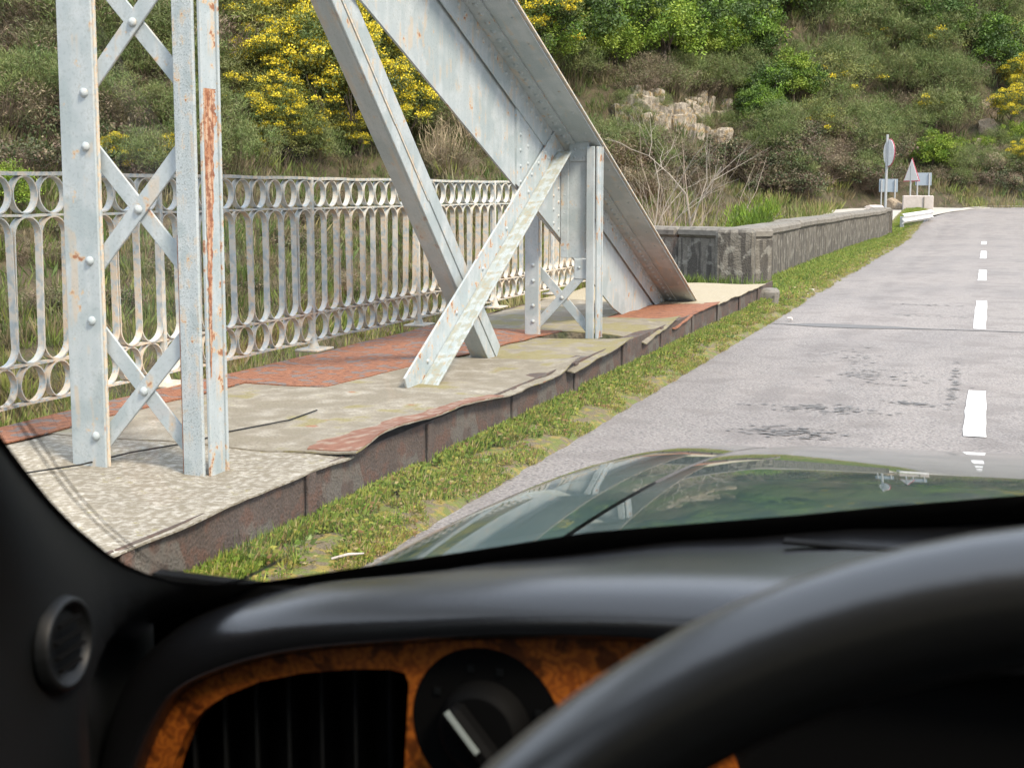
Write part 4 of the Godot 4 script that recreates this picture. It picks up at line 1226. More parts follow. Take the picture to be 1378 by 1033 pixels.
func build_verge_plants() -> void:
	var blade := Mb.new()
	for i in 7:
		var a := rnd(0, TAU)
		leaf(blade, Vector3(cos(a), 0, sin(a)) * rnd(0, 0.014), (Vector3(cos(a), 0, sin(a)) * rnd(0.1, 0.9) + Vector3.UP).normalized(), rnd(0.012, 0.036), rnd(0.0018, 0.004), vary(Color.WHITE, 0.2))
	var clover := Mb.new()
	for i in 7:
		var a := rnd(0, TAU)
		leaf(clover, Vector3(cos(a) * 0.006, rnd(0.004, 0.02), sin(a) * 0.006), (Vector3(cos(a), rnd(0.0, 0.35), sin(a))).normalized(), rnd(0.007, 0.017), rnd(0.006, 0.011), vary(Color.WHITE, 0.2))
	var greens := [Color(0.17, 0.26, 0.03), Color(0.24, 0.32, 0.055), Color(0.12, 0.20, 0.025), Color(0.30, 0.31, 0.06)]
	var dry := [Color(0.36, 0.30, 0.09), Color(0.42, 0.35, 0.17), Color(0.30, 0.19, 0.09), Color(0.36, 0.36, 0.07)]
	for kind in [["grass", blade, 40000, "short grass growing along the foot of the side plate"], ["clover", clover, 36000, "clover and moss growing along the road edge"]]:
		var mm := MultiMesh.new()
		mm.transform_format = MultiMesh.TRANSFORM_3D
		mm.use_colors = true
		mm.mesh = flat_mesh(kind[1])
		mm.instance_count = kind[2]
		for i in mm.instance_count:
			var z := 0.0
			var x := 0.0
			for tries in 30:
				z = -1.7 - pow(rng.randf(), 1.9) * 42.0
				var xl := -2.09 if z > -12.5 else lerpf(-2.09, -2.55, smoothstep(-12.5, -14.5, z))
				var k := pow(rng.randf(), 1.25)
				x = lerpf(xl, -1.77, k)
				var den := bump_noise.get_noise_2d(x * 70.0 + 31.0, z * 34.0) + bump_noise.get_noise_2d(x * 200.0, z * 160.0) * 0.5 + 0.34 - k * 0.42
				if den > rnd(-0.1, 0.2): break
			var near_road := (x + 2.09) / 0.32
			var s := rnd(0.6, 1.6) * (1.35 - near_road * 0.75) * (1.0 if z > -12.0 else (1.3 if z > -30.0 else 1.0))
			mm.set_instance_transform(i, Transform3D(Basis(Vector3.UP, rnd(0, TAU)).scaled(Vector3.ONE * s), Vector3(x, road_y(z) + 0.045 * (1.0 - near_road * near_road), z)))
			var c: Color = dry[rng.randi() % 4] if rng.randf() < 0.12 + 0.45 * near_road else greens[rng.randi() % 4]
			mm.set_instance_color(i, vary(c, 0.25))
		var mi := MultiMeshInstance3D.new()
		mi.name = kind[0]
		mi.multimesh = mm
		mi.material_override = M.leaf
		add_child(mi)
		tag(mi, kind[3], kind[0], "", "stuff")
	# broad-leaved weeds one can pick out
	for q in [[632, 628, 0.075], [585, 615, 0.05], [535, 640, 0.05], [480, 690, 0.055], [410, 735, 0.06], [345, 760, 0.06], [700, 575, 0.055], [745, 548, 0.05], [640, 600, 0.045], [800, 520, 0.06], [860, 500, 0.06], [920, 470, 0.07], [960, 440, 0.07], [980, 455, 0.06]]:
		var p := on_y(q[0], q[1], 0.03)
		p.x = clampf(p.x, -2.05, -1.8)
		var mb := Mb.new()
		for i in 16:
			var a := rnd(0, TAU)
			leaf(mb, Vector3(cos(a), 0.1, sin(a)) * 0.008, Vector3(cos(a), rnd(0.15, 0.9), sin(a)).normalized(), q[2] * rnd(0.6, 1.2), q[2] * 0.38, vary([Color(0.16, 0.24, 0.06), Color(0.22, 0.29, 0.10)][i % 2], 0.2))
		var w := thing("weed", p, "small broad-leaved weed rooted in the verge", "weed", "weeds in the verge")
		part(w, "leaf_rosette", flat_mesh(mb), M.leaf)
	# tall tufts against the side plate and at the parapet's foot
	for q in [[300, 752, 0.14], [325, 735, 0.12], [275, 768, 0.13], [1000, 395, 0.26], [985, 380, 0.24], [960, 375, 0.22], [935, 372, 0.26], [972, 388, 0.2], [1020, 398, 0.2], [948, 380, 0.2], [1040, 400, 0.16]]:
		var far: bool = q[0] > 900
		var p := on_y(q[0], q[1], 0.03)
		if far: p = Vector3(clampf(p.x, -3.4, -2.2), 0.02, maxf(p.z, -14.7))
		else: p.x = clampf(p.x, -2.05, -1.9)
		var mb := Mb.new()
		for i in (130 if far else 30):
			var a := rnd(0, TAU)
			leaf(mb, Vector3(cos(a), 0, sin(a)) * q[2] * rnd(0.0, 0.9 if far else 0.5), (Vector3(cos(a), 0, sin(a)) * rnd(0.1, 0.8) + Vector3.UP).normalized(), q[2] * rnd(0.4, 1.0), q[2] * (0.06 if far else 0.04), vary(Color(0.11, 0.16, 0.03), 0.4))
		var w := thing("grass_tuft", p, "leafy weed tuft at the foot of the parapet" if far else "tall grass tuft against the rusty side plate", "tuft", "tufts by the parapet" if far else "tufts by the side plate")
		part(w, "blades", flat_mesh(mb), M.leaf)
	# litter: a pale stick and a few scraps on the road edge
	var p := on_y(468, 750, 0.03)
	var st := part(self, "stick", stick(), M.concrete, Transform3D(Basis(Vector3.UP, 0.6), p))
	tag(st, "short pale stick lying on the grass edge", "stick")
	for q in [[1063, 430, 0.03], [1118, 366, 0.05], [1150, 348, 0.05], [1092, 392, 0.05], [1178, 333, 0.06], [1085, 398, 0.04], [1120, 362, 0.06]]:
		var o := part(self, "pebble", rock_mesh(rng.randi() % 999, q[2], q[2] * 0.5, q[2]), M.concrete, at(on_y(q[0], q[1], 0.015).x, 0.015 + q[2] * 0.3, on_y(q[0], q[1], 0.015).z))
		tag(o, "pale stone lying on the verge by the parapet", "stone", "stones on the verge")
func stick() -> Mb:
	var mb := Mb.new()
	mb.tube([Vector3(-0.05, 0, 0), Vector3(0.0, 0.012, 0.008), Vector3(0.05, 0.008, -0.005)], [0.004, 0.005, 0.003], 6)
	return mb

# ---------------------------------------------------------------- the car
const CX := 0.40                       # the car's middle
func glass_z(x: float, y: float) -> float: return -1.05 + 0.45 * (x - CX) * (x - CX) + (y - 0.88) / 0.48 * 0.8
func on_glass(u: float, v: float) -> Vector3:
	var d := ray(u, v)
	var lo := 0.05
	var hi := 3.0
	for i in 50:
		var m := (lo + hi) / 2
		var p := EYE + d * m
		if p.z > glass_z(p.x, p.y): lo = m
		else: hi = m
	return EYE + d * lo
func bonnet_y(z: float) -> float:
	var t := -z - 1.0
	var y := 0.852 - 0.032 * t - 0.062 * t * t
	if t < 0.0: y = 0.852 - 0.032 * t
	if t > 1.25: y -= 0.30 * (t - 1.25) * (t - 1.25)
	return y
func car_sheet(prof: Array, z_front: float, rows_n := 44) -> Mb:      # prof = [[dx, drop], ...] across the car
	var rows := []
	for j in rows_n:
		var row := PackedVector3Array()
		for q in prof:
			var x: float = CX + q[0]
			var zr := glass_z(x, 0.855) - 0.03
			var z := lerpf(zr, z_front, j / (rows_n - 1.0))
			row.append(Vector3(x, bonnet_y(z) - q[1], z))
		rows.append(row)
	var mb := Mb.new()
	mb.grid(rows)
	return mb
func sweep_pts(rows: Array) -> Mb:
	var mb := Mb.new()
	var r := []
	for k in rows: r.append(PackedVector3Array(k))
	mb.grid(r)
	return mb

func build_car() -> void:
	var car := thing("car", Vector3(CX, 0, 0), "dark green car seen from inside over its dashboard and bonnet", "car")
	var inv := Transform3D(Basis(), Vector3(-CX, 0, 0))
	var cp := func(called: String, mb, mat: Material, parent = car) -> MeshInstance3D: return part(parent, called, mb, mat, inv if parent == car else Transform3D())
	# --- bonnet and wings
	var prof := []
	for i in 33:
		var dx := lerpf(-0.748, 0.748, i / 32.0)
		var e := clampf((absf(dx) - 0.66) / 0.09, 0.0, 1.0)
		prof.append([dx, 0.014 * (dx / 0.75) * (dx / 0.75) - 0.010 + 0.006 * e * e])
	cp.call("bonnet", car_sheet(prof, -2.72), M.car_paint)
	for s in [-1.0, 1.0]:
		var wp := []
		for q in [[0.754, 0.0095], [0.80, 0.0095], [0.84, 0.0110], [0.868, 0.0145], [0.886, 0.0195], [0.899, 0.028], [0.908, 0.042], [0.914, 0.068], [0.917, 0.12], [0.917, 0.25], [0.905, 0.42], [0.88, 0.50]]: wp.append([s * q[0], q[1]])
		if s < 0: wp.reverse()
		cp.call("wing", car_sheet(wp, -2.72), M.car_paint)
	var nose := Mb.new()
	var nr := []
	for j in 6:
		var row := PackedVector3Array()
		for i in 17:
			var dx := lerpf(-0.87, 0.87, i / 16.0)
			row.append(Vector3(CX + dx, lerpf(bonnet_y(-2.72), 0.28, j / 5.0), -2.72 - 0.10 * sin(j / 5.0 * PI) + 0.25 * pow(absf(dx) / 0.87, 4.0)))
		nr.append(row)
	nose.grid(nr)
	cp.call("front_panel", nose, M.car_paint)
	# scuttle under the windscreen
	var sc := []
	for i in 33:
		var x := lerpf(-0.46, 1.26, i / 32.0)
		var zr := glass_z(x, 0.855)
		sc.append([Vector3(x, 0.848, zr - 0.055), Vector3(x, 0.838, zr - 0.01), Vector3(x, 0.842, zr + 0.02), Vector3(x, 0.70, zr + 0.03)])
	cp.call("scuttle", sweep_pts(sc), M.black)
	# --- windscreen
	var rows := []
	for j in 13:
		var y := lerpf(0.85, 1.40, j / 12.0)
		var row := []
		var half := lerpf(0.90, 0.66, j / 12.0)
		for i in 33:
			var x := CX + lerpf(-half, half, i / 32.0)
			row.append(Vector3(x, y, glass_z(x, y)))
		rows.append(row)
	var screen: MeshInstance3D = cp.call("windscreen", sweep_pts(rows), M.glass)
	# printed black border, rounded at the corner
	var inner := []
	for q in [[0, 572], [40, 628], [75, 672], [110, 708], [150, 741], [175, 757], [200, 768], [230, 778], [260, 783], [295, 785], [330, 783], [365, 779], [400, 774], [440, 768], [480, 762], [560, 750], [654, 736], [793, 714], [900, 705], [1073, 691], [1195, 679], [1378, 664]]: inner.append(on_glass(q[0], q[1]))
	var corner: Vector3 = inner[0]
	for k in [0.35, 0.7, 1.0]:      # carry on up the pillar
		var t := Vector3(lerpf(corner.x, -0.27, k), lerpf(corner.y, 1.36, k), 0)
		t.z = glass_z(t.x, t.y)
		inner.push_front(t)
	for x in [0.15, 0.28, 0.40]: inner.append(Vector3(x, 0.968, glass_z(x, 0.968)))
	var rim := []
	var n := inner.size()
	for i in n:
		var a: Vector3 = inner[maxi(i - 1, 0)]
		var b: Vector3 = inner[mini(i + 1, n - 1)]
		var t := (b - a).normalized()
		var o := Vector3(t.y, -t.x, 0).normalized()      # outwards: left on the pillar, down along the scuttle
		if o.dot(inner[i] - Vector3(CX, 1.25, 0)) < 0.0: o = -o
		var w := 0.034
		var q := inner[i] as Vector3
		var row := []
		for k in [0.0, 0.5, 1.0]:
			var r: Vector3 = q + o * w * k
			r.z = glass_z(r.x, r.y) + 0.004
			row.append(r)
		rim.append(row)
	var both := Mb.new()
	for s in [1.0, -1.0]:
		var g := []
		for row in rim:
			var rr := PackedVector3Array()
			for q in row: rr.append(q if s > 0 else Vector3(2 * CX - q.x, q.y, q.z))
			g.append(rr)
		if s < 0: g.reverse()
		both.grid(g)
	cp.call("black_border", both, M.frit)
	# thin seal lines showing through the edge of the glass
	for off in [0.004, 0.009]:
		var m := Mb.new()
		var g := []
		for i in range(0, 13):
			var a: Vector3 = rim[i][0]
			var o := ((rim[i][0] - rim[i][2]) as Vector3).normalized()
			var row := PackedVector3Array()
			for k in [0.0, 0.0012]:
				var r: Vector3 = a + o * (off + k) * (1.0 if i < 8 else 0.7)
				r.z = glass_z(r.x, r.y) - 0.006
				row.append(r)
			g.append(row)
		m.grid(g)
		cp.call("glass_seal", m, M.rubber)
	# --- pillars, roof, doors
	for s in [1.0, -1.0]:
		var mir := func(p: Vector3) -> Vector3: return p if s > 0 else Vector3(2 * CX - p.x, p.y, p.z)
		var pr := []
		var outer := []
		for i in range(0, 9):
			var o: Vector3 = rim[i][2] + Vector3(0, 0, 0.006)
			var q: Vector3 = rim[i][1] + Vector3(0, 0, 0.004)
			var back := Vector3(-0.055, -0.012, 0.10) if i < 7 else Vector3(-0.055, -0.012, 0.10).lerp(Vector3(-0.035, -0.05, 0.05), (i - 6) / 8.0)
			pr.append([mir.call(q), mir.call(o + Vector3(-0.004, 0, 0.012)), mir.call(o + back * 0.35 + Vector3(0.012, 0.004, 0.012)), mir.call(o + back * 0.7 + Vector3(0.008, 0, 0.008)), mir.call(o + back)])
			outer.append([mir.call(o + Vector3(0, 0, -0.012)), mir.call(o + Vector3(-0.045, 0, 0.02)), mir.call(o + Vector3(-0.06, -0.012, 0.12))])
		cp.call("pillar_trim", sweep_pts(pr), M.trim)
		cp.call("pillar", sweep_pts(outer), M.car_paint)
		# side of the cabin: hangs from the edge of the glass, runs down to the door and fillets into the dashboard
		var ez := []
		for i in range(0, 14): ez.append(rim[i][0])
		var edge_at := func(z: float) -> Vector3:
			for i in range(1, ez.size()):
				if z >= ez[i].z: return ez[i - 1].lerp(ez[i], clampf((ez[i - 1].z - z) / maxf(ez[i - 1].z - ez[i].z, 0.0001), 0.0, 1.0))
			return ez[-1]
		var sd := []
		for i in 40:
			var z := lerpf(0.02, -0.76, i / 39.0)
			var e: Vector3 = edge_at.call(z)
			var row := []
			for j in 26:
				var y := lerpf(e.y, 0.58, pow(j / 25.0, 1.5))
				var k := smoothstep(e.y, e.y - 0.10, y)
				var x := lerpf(e.x - 0.003, -0.452 - 0.06 * smoothstep(-0.56, -0.20, z), k)
				x += 0.030 * smoothstep(0.87, 0.76, y) * smoothstep(-0.56, -0.44, z)
				x -= 0.075 * smoothstep(-0.545, -0.68, z) * smoothstep(0.91, 0.855, y)
				row.append(mir.call(Vector3(x, y, z + 0.006 * k)))
			sd.append(row)
		cp.call("door_panel", sweep_pts(sd), M.trim)
		var dr := Mb.new()      # outer skin with its glass, and the posts behind it
		var xo := -0.485 if s > 0 else 2 * CX + 0.485
		dr.box(at(xo, 0.62, 0.75), Vector3(0.03, 0.60, 2.6), 0.01)
		cp.call("door", dr, M.car_paint)
		var dg := Mb.new()
		dg.quad(mir.call(Vector3(-0.47, 0.92, -0.45)), mir.call(Vector3(-0.27, 1.37, 0.10)), mir.call(Vector3(-0.27, 1.37, 0.70)), mir.call(Vector3(-0.47, 0.92, 0.70)))
		cp.call("door_glass", dg, M.glass)
		var bp := Mb.new()
		bp.quad(mir.call(Vector3(-0.47, 0.30, 0.70)), mir.call(Vector3(-0.27, 1.40, 0.70)), mir.call(Vector3(-0.27, 1.40, 1.0)), mir.call(Vector3(-0.47, 0.30, 1.0)))
		bp.quad(mir.call(Vector3(-0.47, 0.90, 1.7)), mir.call(Vector3(-0.27, 1.40, 1.6)), mir.call(Vector3(-0.27, 1.36, 2.0)), mir.call(Vector3(-0.47, 0.90, 2.3)))
		cp.call("door_post", bp, M.trim)
	var roof := []
	for j in 10:
		var row := []
		var z := lerpf(-0.06, 1.95, j / 9.0)
		for i in 13:
			var dx := lerpf(-0.69, 0.69, i / 12.0)
			row.append(Vector3(CX + dx, 1.415 - 0.05 * pow(absf(dx) / 0.69, 3.0) - 0.04 * pow((z - 0.8) / 1.15, 2.0) + 0.03, z))
		roof.append(row)
	cp.call("roof_lining", sweep_pts(roof), M.headliner)
	var skin := []
	for row in roof:
		var r2 := []
		for q in row: r2.append(q + Vector3(0, 0.035, 0))
		skin.append(r2)
	cp.call("roof", sweep_pts(skin), M.car_paint)
	var fl := Mb.new()
	fl.box(at(CX, 0.27, 0.4), Vector3(1.72, 0.04, 4.4), 0.0)
	cp.call("floor", fl, M.carpet)
	var rear := Mb.new()
	rear.box(at(CX, 0.60, 1.75), Vector3(1.60, 0.66, 0.20), 0.05)
	cp.call("rear_bench", rear, M.carpet)
	for s in [-0.37, 0.37]:
		var seat := Mb.new()
		seat.box(Transform3D(Basis(Vector3.RIGHT, 0.25), Vector3(CX + s, 0.78, 0.78)), Vector3(0.50, 0.70, 0.14), 0.05)
		seat.box(at(CX + s, 0.42, 0.50), Vector3(0.50, 0.16, 0.52), 0.05)
		cp.call("seat", seat, M.carpet)
	for w in [[-0.78, -1.75], [0.78, -1.75], [-0.78, 1.15], [0.78, 1.15]]:
		var ty := Mb.new()
		var ring := []
		for k in 29:
			var a := TAU * k / 28
			var c := Vector3(0, cos(a), sin(a))
			ring.append([c * 0.19 + Vector3(0.10, 0, 0), c * 0.29 + Vector3(0.10, 0, 0), c * 0.315 + Vector3(0.08, 0, 0), c * 0.315 + Vector3(-0.08, 0, 0), c * 0.29 + Vector3(-0.10, 0, 0), c * 0.19 + Vector3(-0.10, 0, 0)])
		ty = sweep_pts(ring)
		var tyre := part(car, "tyre", ty, M.rubber, at(w[0], 0.315, w[1]))
		var rm := Mb.new()
		rm.tube([Vector3(-0.07, 0, 0), Vector3(0.07, 0, 0)], [0.195, 0.195], 20)
		part(tyre, "wheel_rim", rm, M.alloy)
	# wiper resting along the foot of the screen
	var wi := Mb.new()
	wi.tube([Vector3(-0.052, 0.918, -0.925), Vector3(-0.046, 0.906, -0.935), Vector3(0.05, 0.908, -0.965), Vector3(0.25, 0.905, -1.0), Vector3(0.50, 0.90, -1.02)], [0.003, 0.006, 0.007, 0.009, 0.010], 8)
	wi.tube([Vector3(-0.03, 0.892, -0.955), Vector3(0.3, 0.888, -1.03), Vector3(0.62, 0.875, -1.03)], [0.008, 0.012, 0.014], 8)
	cp.call("wiper", wi, M.rubber)
	build_dashboard(car, cp)
	build_wheel(car, cp)

func build_dashboard(car: Node3D, cp: Callable) -> void:
	# crest of the pad (O) and outer edge of the wood (W), from the floor end on the left round to the far side
	var O := [[-0.535, 0.70], [-0.530, 0.76], [-0.520, 0.81], [-0.505, 0.846], [-0.482, 0.870], [-0.452, 0.886], [-0.40, 0.903], [-0.36, 0.912], [-0.28, 0.924], [-0.206, 0.934], [-0.10, 0.942], [0.08, 0.946], [0.30, 0.940], [0.60, 0.925], [0.95, 0.915], [1.26, 0.90]]
	var W := [[-0.517, 0.655], [-0.5115, 0.71], [-0.5038, 0.754], [-0.4939, 0.787], [-0.4785, 0.82], [-0.4587, 0.8453], [-0.4268, 0.864], [-0.3784, 0.8816], [-0.3102, 0.8959], [-0.242, 0.9069], [-0.143, 0.9157], [0.066, 0.919], [0.308, 0.9102], [0.6, 0.8882], [0.95, 0.8772], [1.22, 0.853]]
	# smooth both curves
	var c1 := Curve2D.new()
	var c2 := Curve2D.new()
	for i in O.size():
		var a := Vector2(O[i][0], O[i][1]); var b := Vector2(W[i][0], W[i][1])
		var pa := Vector2(O[mini(i + 1, O.size() - 1)][0], O[mini(i + 1, O.size() - 1)][1]) - Vector2(O[maxi(i - 1, 0)][0], O[maxi(i - 1, 0)][1])
		var pb := Vector2(W[mini(i + 1, O.size() - 1)][0], W[mini(i + 1, O.size() - 1)][1]) - Vector2(W[maxi(i - 1, 0)][0], W[maxi(i - 1, 0)][1])
		c1.add_point(a, -pa / 6, pa / 6); c2.add_point(b, -pb / 6, pb / 6)
	var rows := []
	for i in (O.size() - 1) * 6 + 1:
		var k := mini(i / 6, O.size() - 2)
		var t := i / 6.0 - k
		var o := c1.sample(k, t)
		var w := c2.sample(k, t)
		var side := smoothstep(-0.43, -0.50, o.x)      # on the left end the pad turns down towards the door
		var zo := -0.70
		var zw := -0.66
		var by := interp([[-0.53, 0.70], [-0.505, 0.840], [-0.482, 0.860], [-0.452, 0.874], [-0.40, 0.888], [-0.36, 0.898], [-0.28, 0.912], [-0.16, 0.926], [-0.055, 0.936], [0.05, 0.944], [0.30, 0.938], [0.7, 0.92], [1.26, 0.88]], o.x)
		if o.x < -0.50: by = o.y - 0.006
		var back := Vector3(o.x, by, maxf(glass_z(o.x, by) + 0.010, -0.745 if o.x < -0.50 else -2.0))
		var nrm := Vector2(o.y - w.y, w.x - o.x)
		var out := (o - w).normalized() if (o - w).length() > 0.004 else Vector2(0, 1)
		out = Vector2(0, 1).lerp(Vector2(-0.85, 0.5), side).normalized()
		var row := [back]
		row.append(Vector3(o.x, o.y, zo).lerp(back, 0.35) + Vector3(0, 0.001, 0))
		row.append(Vector3(o.x, o.y, zo))
		for q in [[0.02, 0.28, 0.001], [0.07, 0.52, 0.0016], [0.16, 0.72, 0.002], [0.30, 0.87, 0.002], [0.48, 0.96, 0.0015], [0.68, 1.0, 0.0008], [0.90, 1.0, 0.0]]:
			var m: Vector2 = o.lerp(w, q[0]) + out * q[2]
			row.append(Vector3(m.x, m.y, lerpf(zo, zw + 0.014, q[1])))
		var e := w - out * 0.004
		row.append(Vector3(w.x, w.y, zw + 0.012))
		row.append(Vector3(e.x, e.y, zw + 0.006))
		row.append(Vector3(e.x, e.y, zw - 0.03))
		rows.append(row)
	var dash: MeshInstance3D = cp.call("dashboard", sweep_pts(rows), M.dash)
	# bulkhead below, so no light comes in under the dashboard
	var bk := Mb.new()
	bk.box(at(CX, 0.58, -0.735), Vector3(1.80, 0.50, 0.03), 0.0)
	cp.call("bulkhead", bk, M.black)
	# black panels added behind the steering wheel so the binnacle gap stays dark
	var bn := Mb.new()
	bn.box(at(0.09, 0.785, -0.685), Vector3(0.42, 0.29, 0.04), 0.0)
	bn.box(at(0.70, 0.755, -0.690), Vector3(0.80, 0.27, 0.04), 0.0)
	cp.call("added_dark_panel", bn, M.black)
	# demister slots in the pad's top
	var slot := Mb.new()
	slot.box(at(-0.045, 0.9405, -0.775), Vector3(0.13, 0.002, 0.010), 0.0005)
	part(dash, "demister_slot", slot, M.black)
	# walnut panel with its two openings
	var panel := CSGCombiner3D.new()
	panel.name = "walnut_panel"
	panel.transform = Transform3D(Basis(), Vector3(-CX, 0, 0))
	car.add_child(panel)
	var outline := PackedVector2Array()
	for i in (10 * 6 + 1):
		var k := mini(i / 6, 14)
		var w := c2.sample(k, i / 6.0 - k)
		outline.append(w + Vector2(0.0015, -0.0015))
	outline.append_array([Vector2(-0.11, 0.831), Vector2(-0.11, 0.655)])
	var body := CSGPolygon3D.new()
	body.polygon = outline
	body.depth = 0.012
	body.position = Vector3(0, 0, -0.660)
	body.material = M.wood
	panel.add_child(body)
	var vent := PackedVector2Array([Vector2(-0.4866, 0.6680), Vector2(-0.4817, 0.7340), Vector2(-0.4762, 0.7670), Vector2(-0.4679, 0.7945), Vector2(-0.4564, 0.8187), Vector2(-0.4448, 0.8319), Vector2(-0.4294, 0.8429), Vector2(-0.4052, 0.8550), Vector2(-0.3755, 0.8644), Vector2(-0.3425, 0.8710), Vector2(-0.3172, 0.8743), Vector2(-0.3084, 0.8732), Vector2(-0.3056, 0.8671), Vector2(-0.3079, 0.8330), Vector2(-0.3106, 0.7890), Vector2(-0.3172, 0.6680)])
	var cut := CSGPolygon3D.new()
	cut.polygon = vent
	cut.depth = 0.08
	cut.position = Vector3(0, 0, -0.62)
	cut.operation = CSGShape3D.OPERATION_SUBTRACTION
	cut.material = M.wood
	panel.add_child(cut)
	var hole := CSGCylinder3D.new()
	hole.radius = 0.0457
	hole.height = 0.1
	hole.sides = 48
	hole.rotation.x = PI / 2
	var hc := Vector3(-0.258, 0.8487, -0.66)
	hole.position = hc
	hole.operation = CSGShape3D.OPERATION_SUBTRACTION
	hole.material = M.wood
	panel.add_child(hole)
	# air vent: dark box and upright louvres
	var vb := Mb.new()
	vb.box(at(-0.40, 0.765, -0.706), Vector3(0.22, 0.27, 0.01), 0.0)
	var air: MeshInstance3D = cp.call("air_vent", vb, M.black)
	for i in 7:
		var lv := Mb.new()
		lv.box(Transform3D(Basis(Vector3.UP, 0.5), Vector3(-0.468 + i * 0.023, 0.77, -0.684)), Vector3(0.002, 0.185 + 0.012 * i, 0.016), 0.0)
		part(air, "louvre", lv, M.trim)
	# rotary lamp switch
	var sw := Mb.new()
	sw.tube([hc + Vector3(0, 0, -0.02), hc + Vector3(0, 0, 0.0)], [0.0452, 0.0452], 40)
	var dial: MeshInstance3D = cp.call("lamp_switch", sw, M.black)
	var kn := Mb.new()
	kn.tube([hc + Vector3(0, 0, 0.0), hc + Vector3(0, 0, 0.010), hc + Vector3(0, 0, 0.013)], [0.027, 0.025, 0.021], 36)
	part(dial, "knob", kn, M.black)
	var bar := Mb.new()
	var turn := Basis(Vector3(0, 0, 1), deg_to_rad(41))
	bar.box(Transform3D(turn, hc + Vector3(0.002, -0.001, 0.019)), Vector3(0.011, 0.046, 0.014), 0.003)
	part(dial, "grip", bar, M.black)
	var mk := Mb.new()
	mk.box(Transform3D(turn, hc + Vector3(-0.004, 0.006, 0.0262)), Vector3(0.0032, 0.028, 0.0008), 0.0)
	part(dial, "pointer", mk, M.mark_white)
	for a in [20, 75, 105, 150]:
		var tk := Mb.new()
		tk.box(at(hc.x + cos(deg_to_rad(a)) * 0.034, hc.y + sin(deg_to_rad(a)) * 0.034, hc.z + 0.0006), Vector3(0.004, 0.004, 0.001), 0.0)
		part(dial, "symbol", tk, M.trim)
	# small round vent in the corner of the door
	var c := Vector3(-0.450, 0.912, -0.545)
	var nn := Vector3(0.985, 0.05, -0.17).normalized()
	var bs := Basis(nn.cross(Vector3.UP).normalized(), nn, nn.cross(nn.cross(Vector3.UP).normalized()))
	var rg := []
	for k in 37:
		var a := TAU * k / 36
		var d := bs * Vector3(cos(a), 0, sin(a))
		var ln := []
		for q in [[0.0255, -0.005], [0.0245, 0.0005], [0.0225, 0.002], [0.0205, 0.001], [0.0195, -0.003], [0.013, -0.0045], [0.0, -0.004]]: ln.append(c + d * q[0] + nn * q[1])
		rg.append(ln)
	var rv: MeshInstance3D = cp.call("corner_vent", sweep_pts(rg), M.trim)
	for i in 4:
		var lv := Mb.new()
		lv.box(Transform3D(Basis(bs.x, bs.y, bs.z), c + nn * 0.0005 + Vector3(0, -0.012 + 0.008 * i, 0)), Vector3(0.032 - 0.008 * absf(i - 1.5), 0.003, 0.0015), 0.0)
		part(rv, "louvre", lv, M.black)

func build_wheel(car: Node3D, cp: Callable) -> void:
	var c := Vector3(0.054, 0.889, -0.212)
	var tilt := deg_to_rad(30)
	var e1 := Vector3.RIGHT
	var e2 := Vector3(0, cos(tilt), -sin(tilt))
	var nrm := e1.cross(e2)
	var rows := []
	for i in 97:
		var a := TAU * i / 96
		var rad := e1 * cos(a) + e2 * sin(a)
		var row := []
		for k in 21:
			var b := TAU * k / 20
			row.append(c + rad * (0.200 + 0.0155 * cos(b)) + nrm * 0.0185 * sin(b))
		rows.append(row)
	var rim: MeshInstance3D = cp.call("steering_wheel", sweep_pts(rows), M.wheel_leather)
	var hubm := Mb.new()
	hubm.box(Transform3D(Basis(e1, e2, nrm), c - nrm * 0.02), Vector3(0.16, 0.13, 0.05), 0.022)
	part(rim, "airbag_cover", hubm, M.black)
	for a in [0.0, PI, -PI / 2]:
		var rad := e1 * cos(a) + e2 * sin(a)
		var sp := Mb.new()
		sp.box(Transform3D(Basis(rad, nrm.cross(rad), nrm), c + rad * 0.135 - nrm * 0.015), Vector3(0.13, 0.045, 0.018), 0.008)
		part(rim, "spoke", sp, M.black)
	var col := Mb.new()
	col.tube([c - nrm * 0.04, c - nrm * 0.30], [0.045, 0.055], 16)
	cp.call("steering_column", col, M.black)

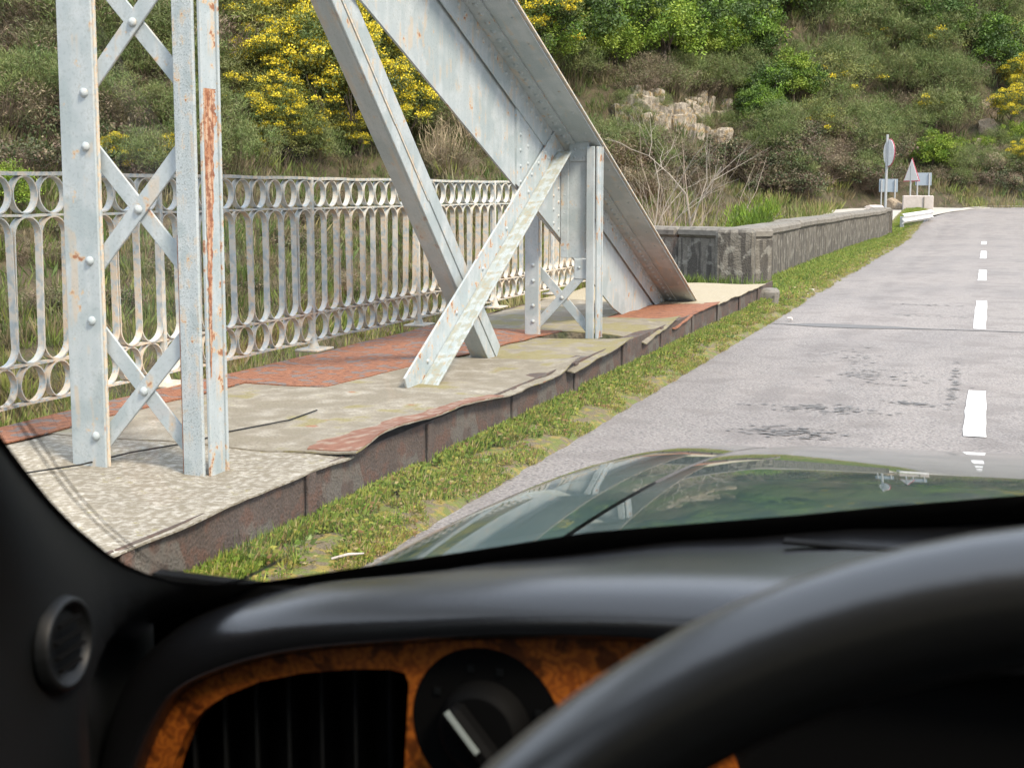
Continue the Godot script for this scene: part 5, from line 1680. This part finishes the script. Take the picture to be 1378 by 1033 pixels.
# ---------------------------------------------------------------- all of it
func _ready() -> void:
	rng.seed = 7
	bump_noise.seed = 3
	bump_noise.frequency = 0.05
	look = Basis(Vector3.UP, deg_to_rad(20.149)) * Basis(Vector3.RIGHT, deg_to_rad(-6.293))
	var cam := Camera3D.new()
	cam.name = "camera"
	add_child(cam)
	cam.transform = Transform3D(look, EYE)
	var near := 0.05
	cam.projection = Camera3D.PROJECTION_FRUSTUM
	cam.near = near
	cam.far = 600.0
	cam.size = 2.0 * 516.5 / F * near
	cam.frustum_offset = Vector2(0, -(516.5 - PP.y) / F * near)
	cam.current = true
	var env := Environment.new()
	env.background_mode = Environment.BG_SKY
	var sky := Sky.new()
	var sm := ProceduralSkyMaterial.new()      # bright thin overcast
	sm.sky_top_color = Color(0.81, 0.855, 0.92)
	sm.sky_horizon_color = Color(0.89, 0.91, 0.93)
	sm.sky_curve = 0.2
	sm.ground_bottom_color = Color(0.25, 0.24, 0.21)
	sm.ground_horizon_color = Color(0.45, 0.45, 0.42)
	sky.sky_material = sm
	env.sky = sky
	env.tonemap_mode = Environment.TONE_MAPPER_LINEAR
	env.tonemap_exposure = 2.85
	env.sdfgi_enabled = true
	env.ssao_enabled = true
	env.ssil_enabled = true
	var we := WorldEnvironment.new()
	we.name = "world_environment"
	we.environment = env
	var lens := CameraAttributesPhysical.new()      # a small lens set on the truss: the cabin falls out of focus
	lens.frustum_focal_length = 35.0
	lens.exposure_aperture = 35.0 / 2.6
	lens.frustum_focus_distance = 8.0
	we.camera_attributes = lens
	add_child(we)
	var sun := DirectionalLight3D.new()
	sun.name = "sun"
	sun.light_energy = 0.65
	sun.light_color = Color(1.0, 0.94, 0.85)
	sun.light_angular_distance = 12.0
	sun.shadow_enabled = true
	add_child(sun)
	sun.look_at_from_position(Vector3(6.0, 8.0, 3.5), Vector3.ZERO)

	make_materials()
	print("materials")
	build_land()
	build_road()
	build_footway()
	build_truss()
	build_railing()
	build_parapet()
	build_signs()
	print("bridge")
	build_plants()
	print("plants")
	build_car()
	for k in kinds.values():
		for o in k: o.free()
	print("car")
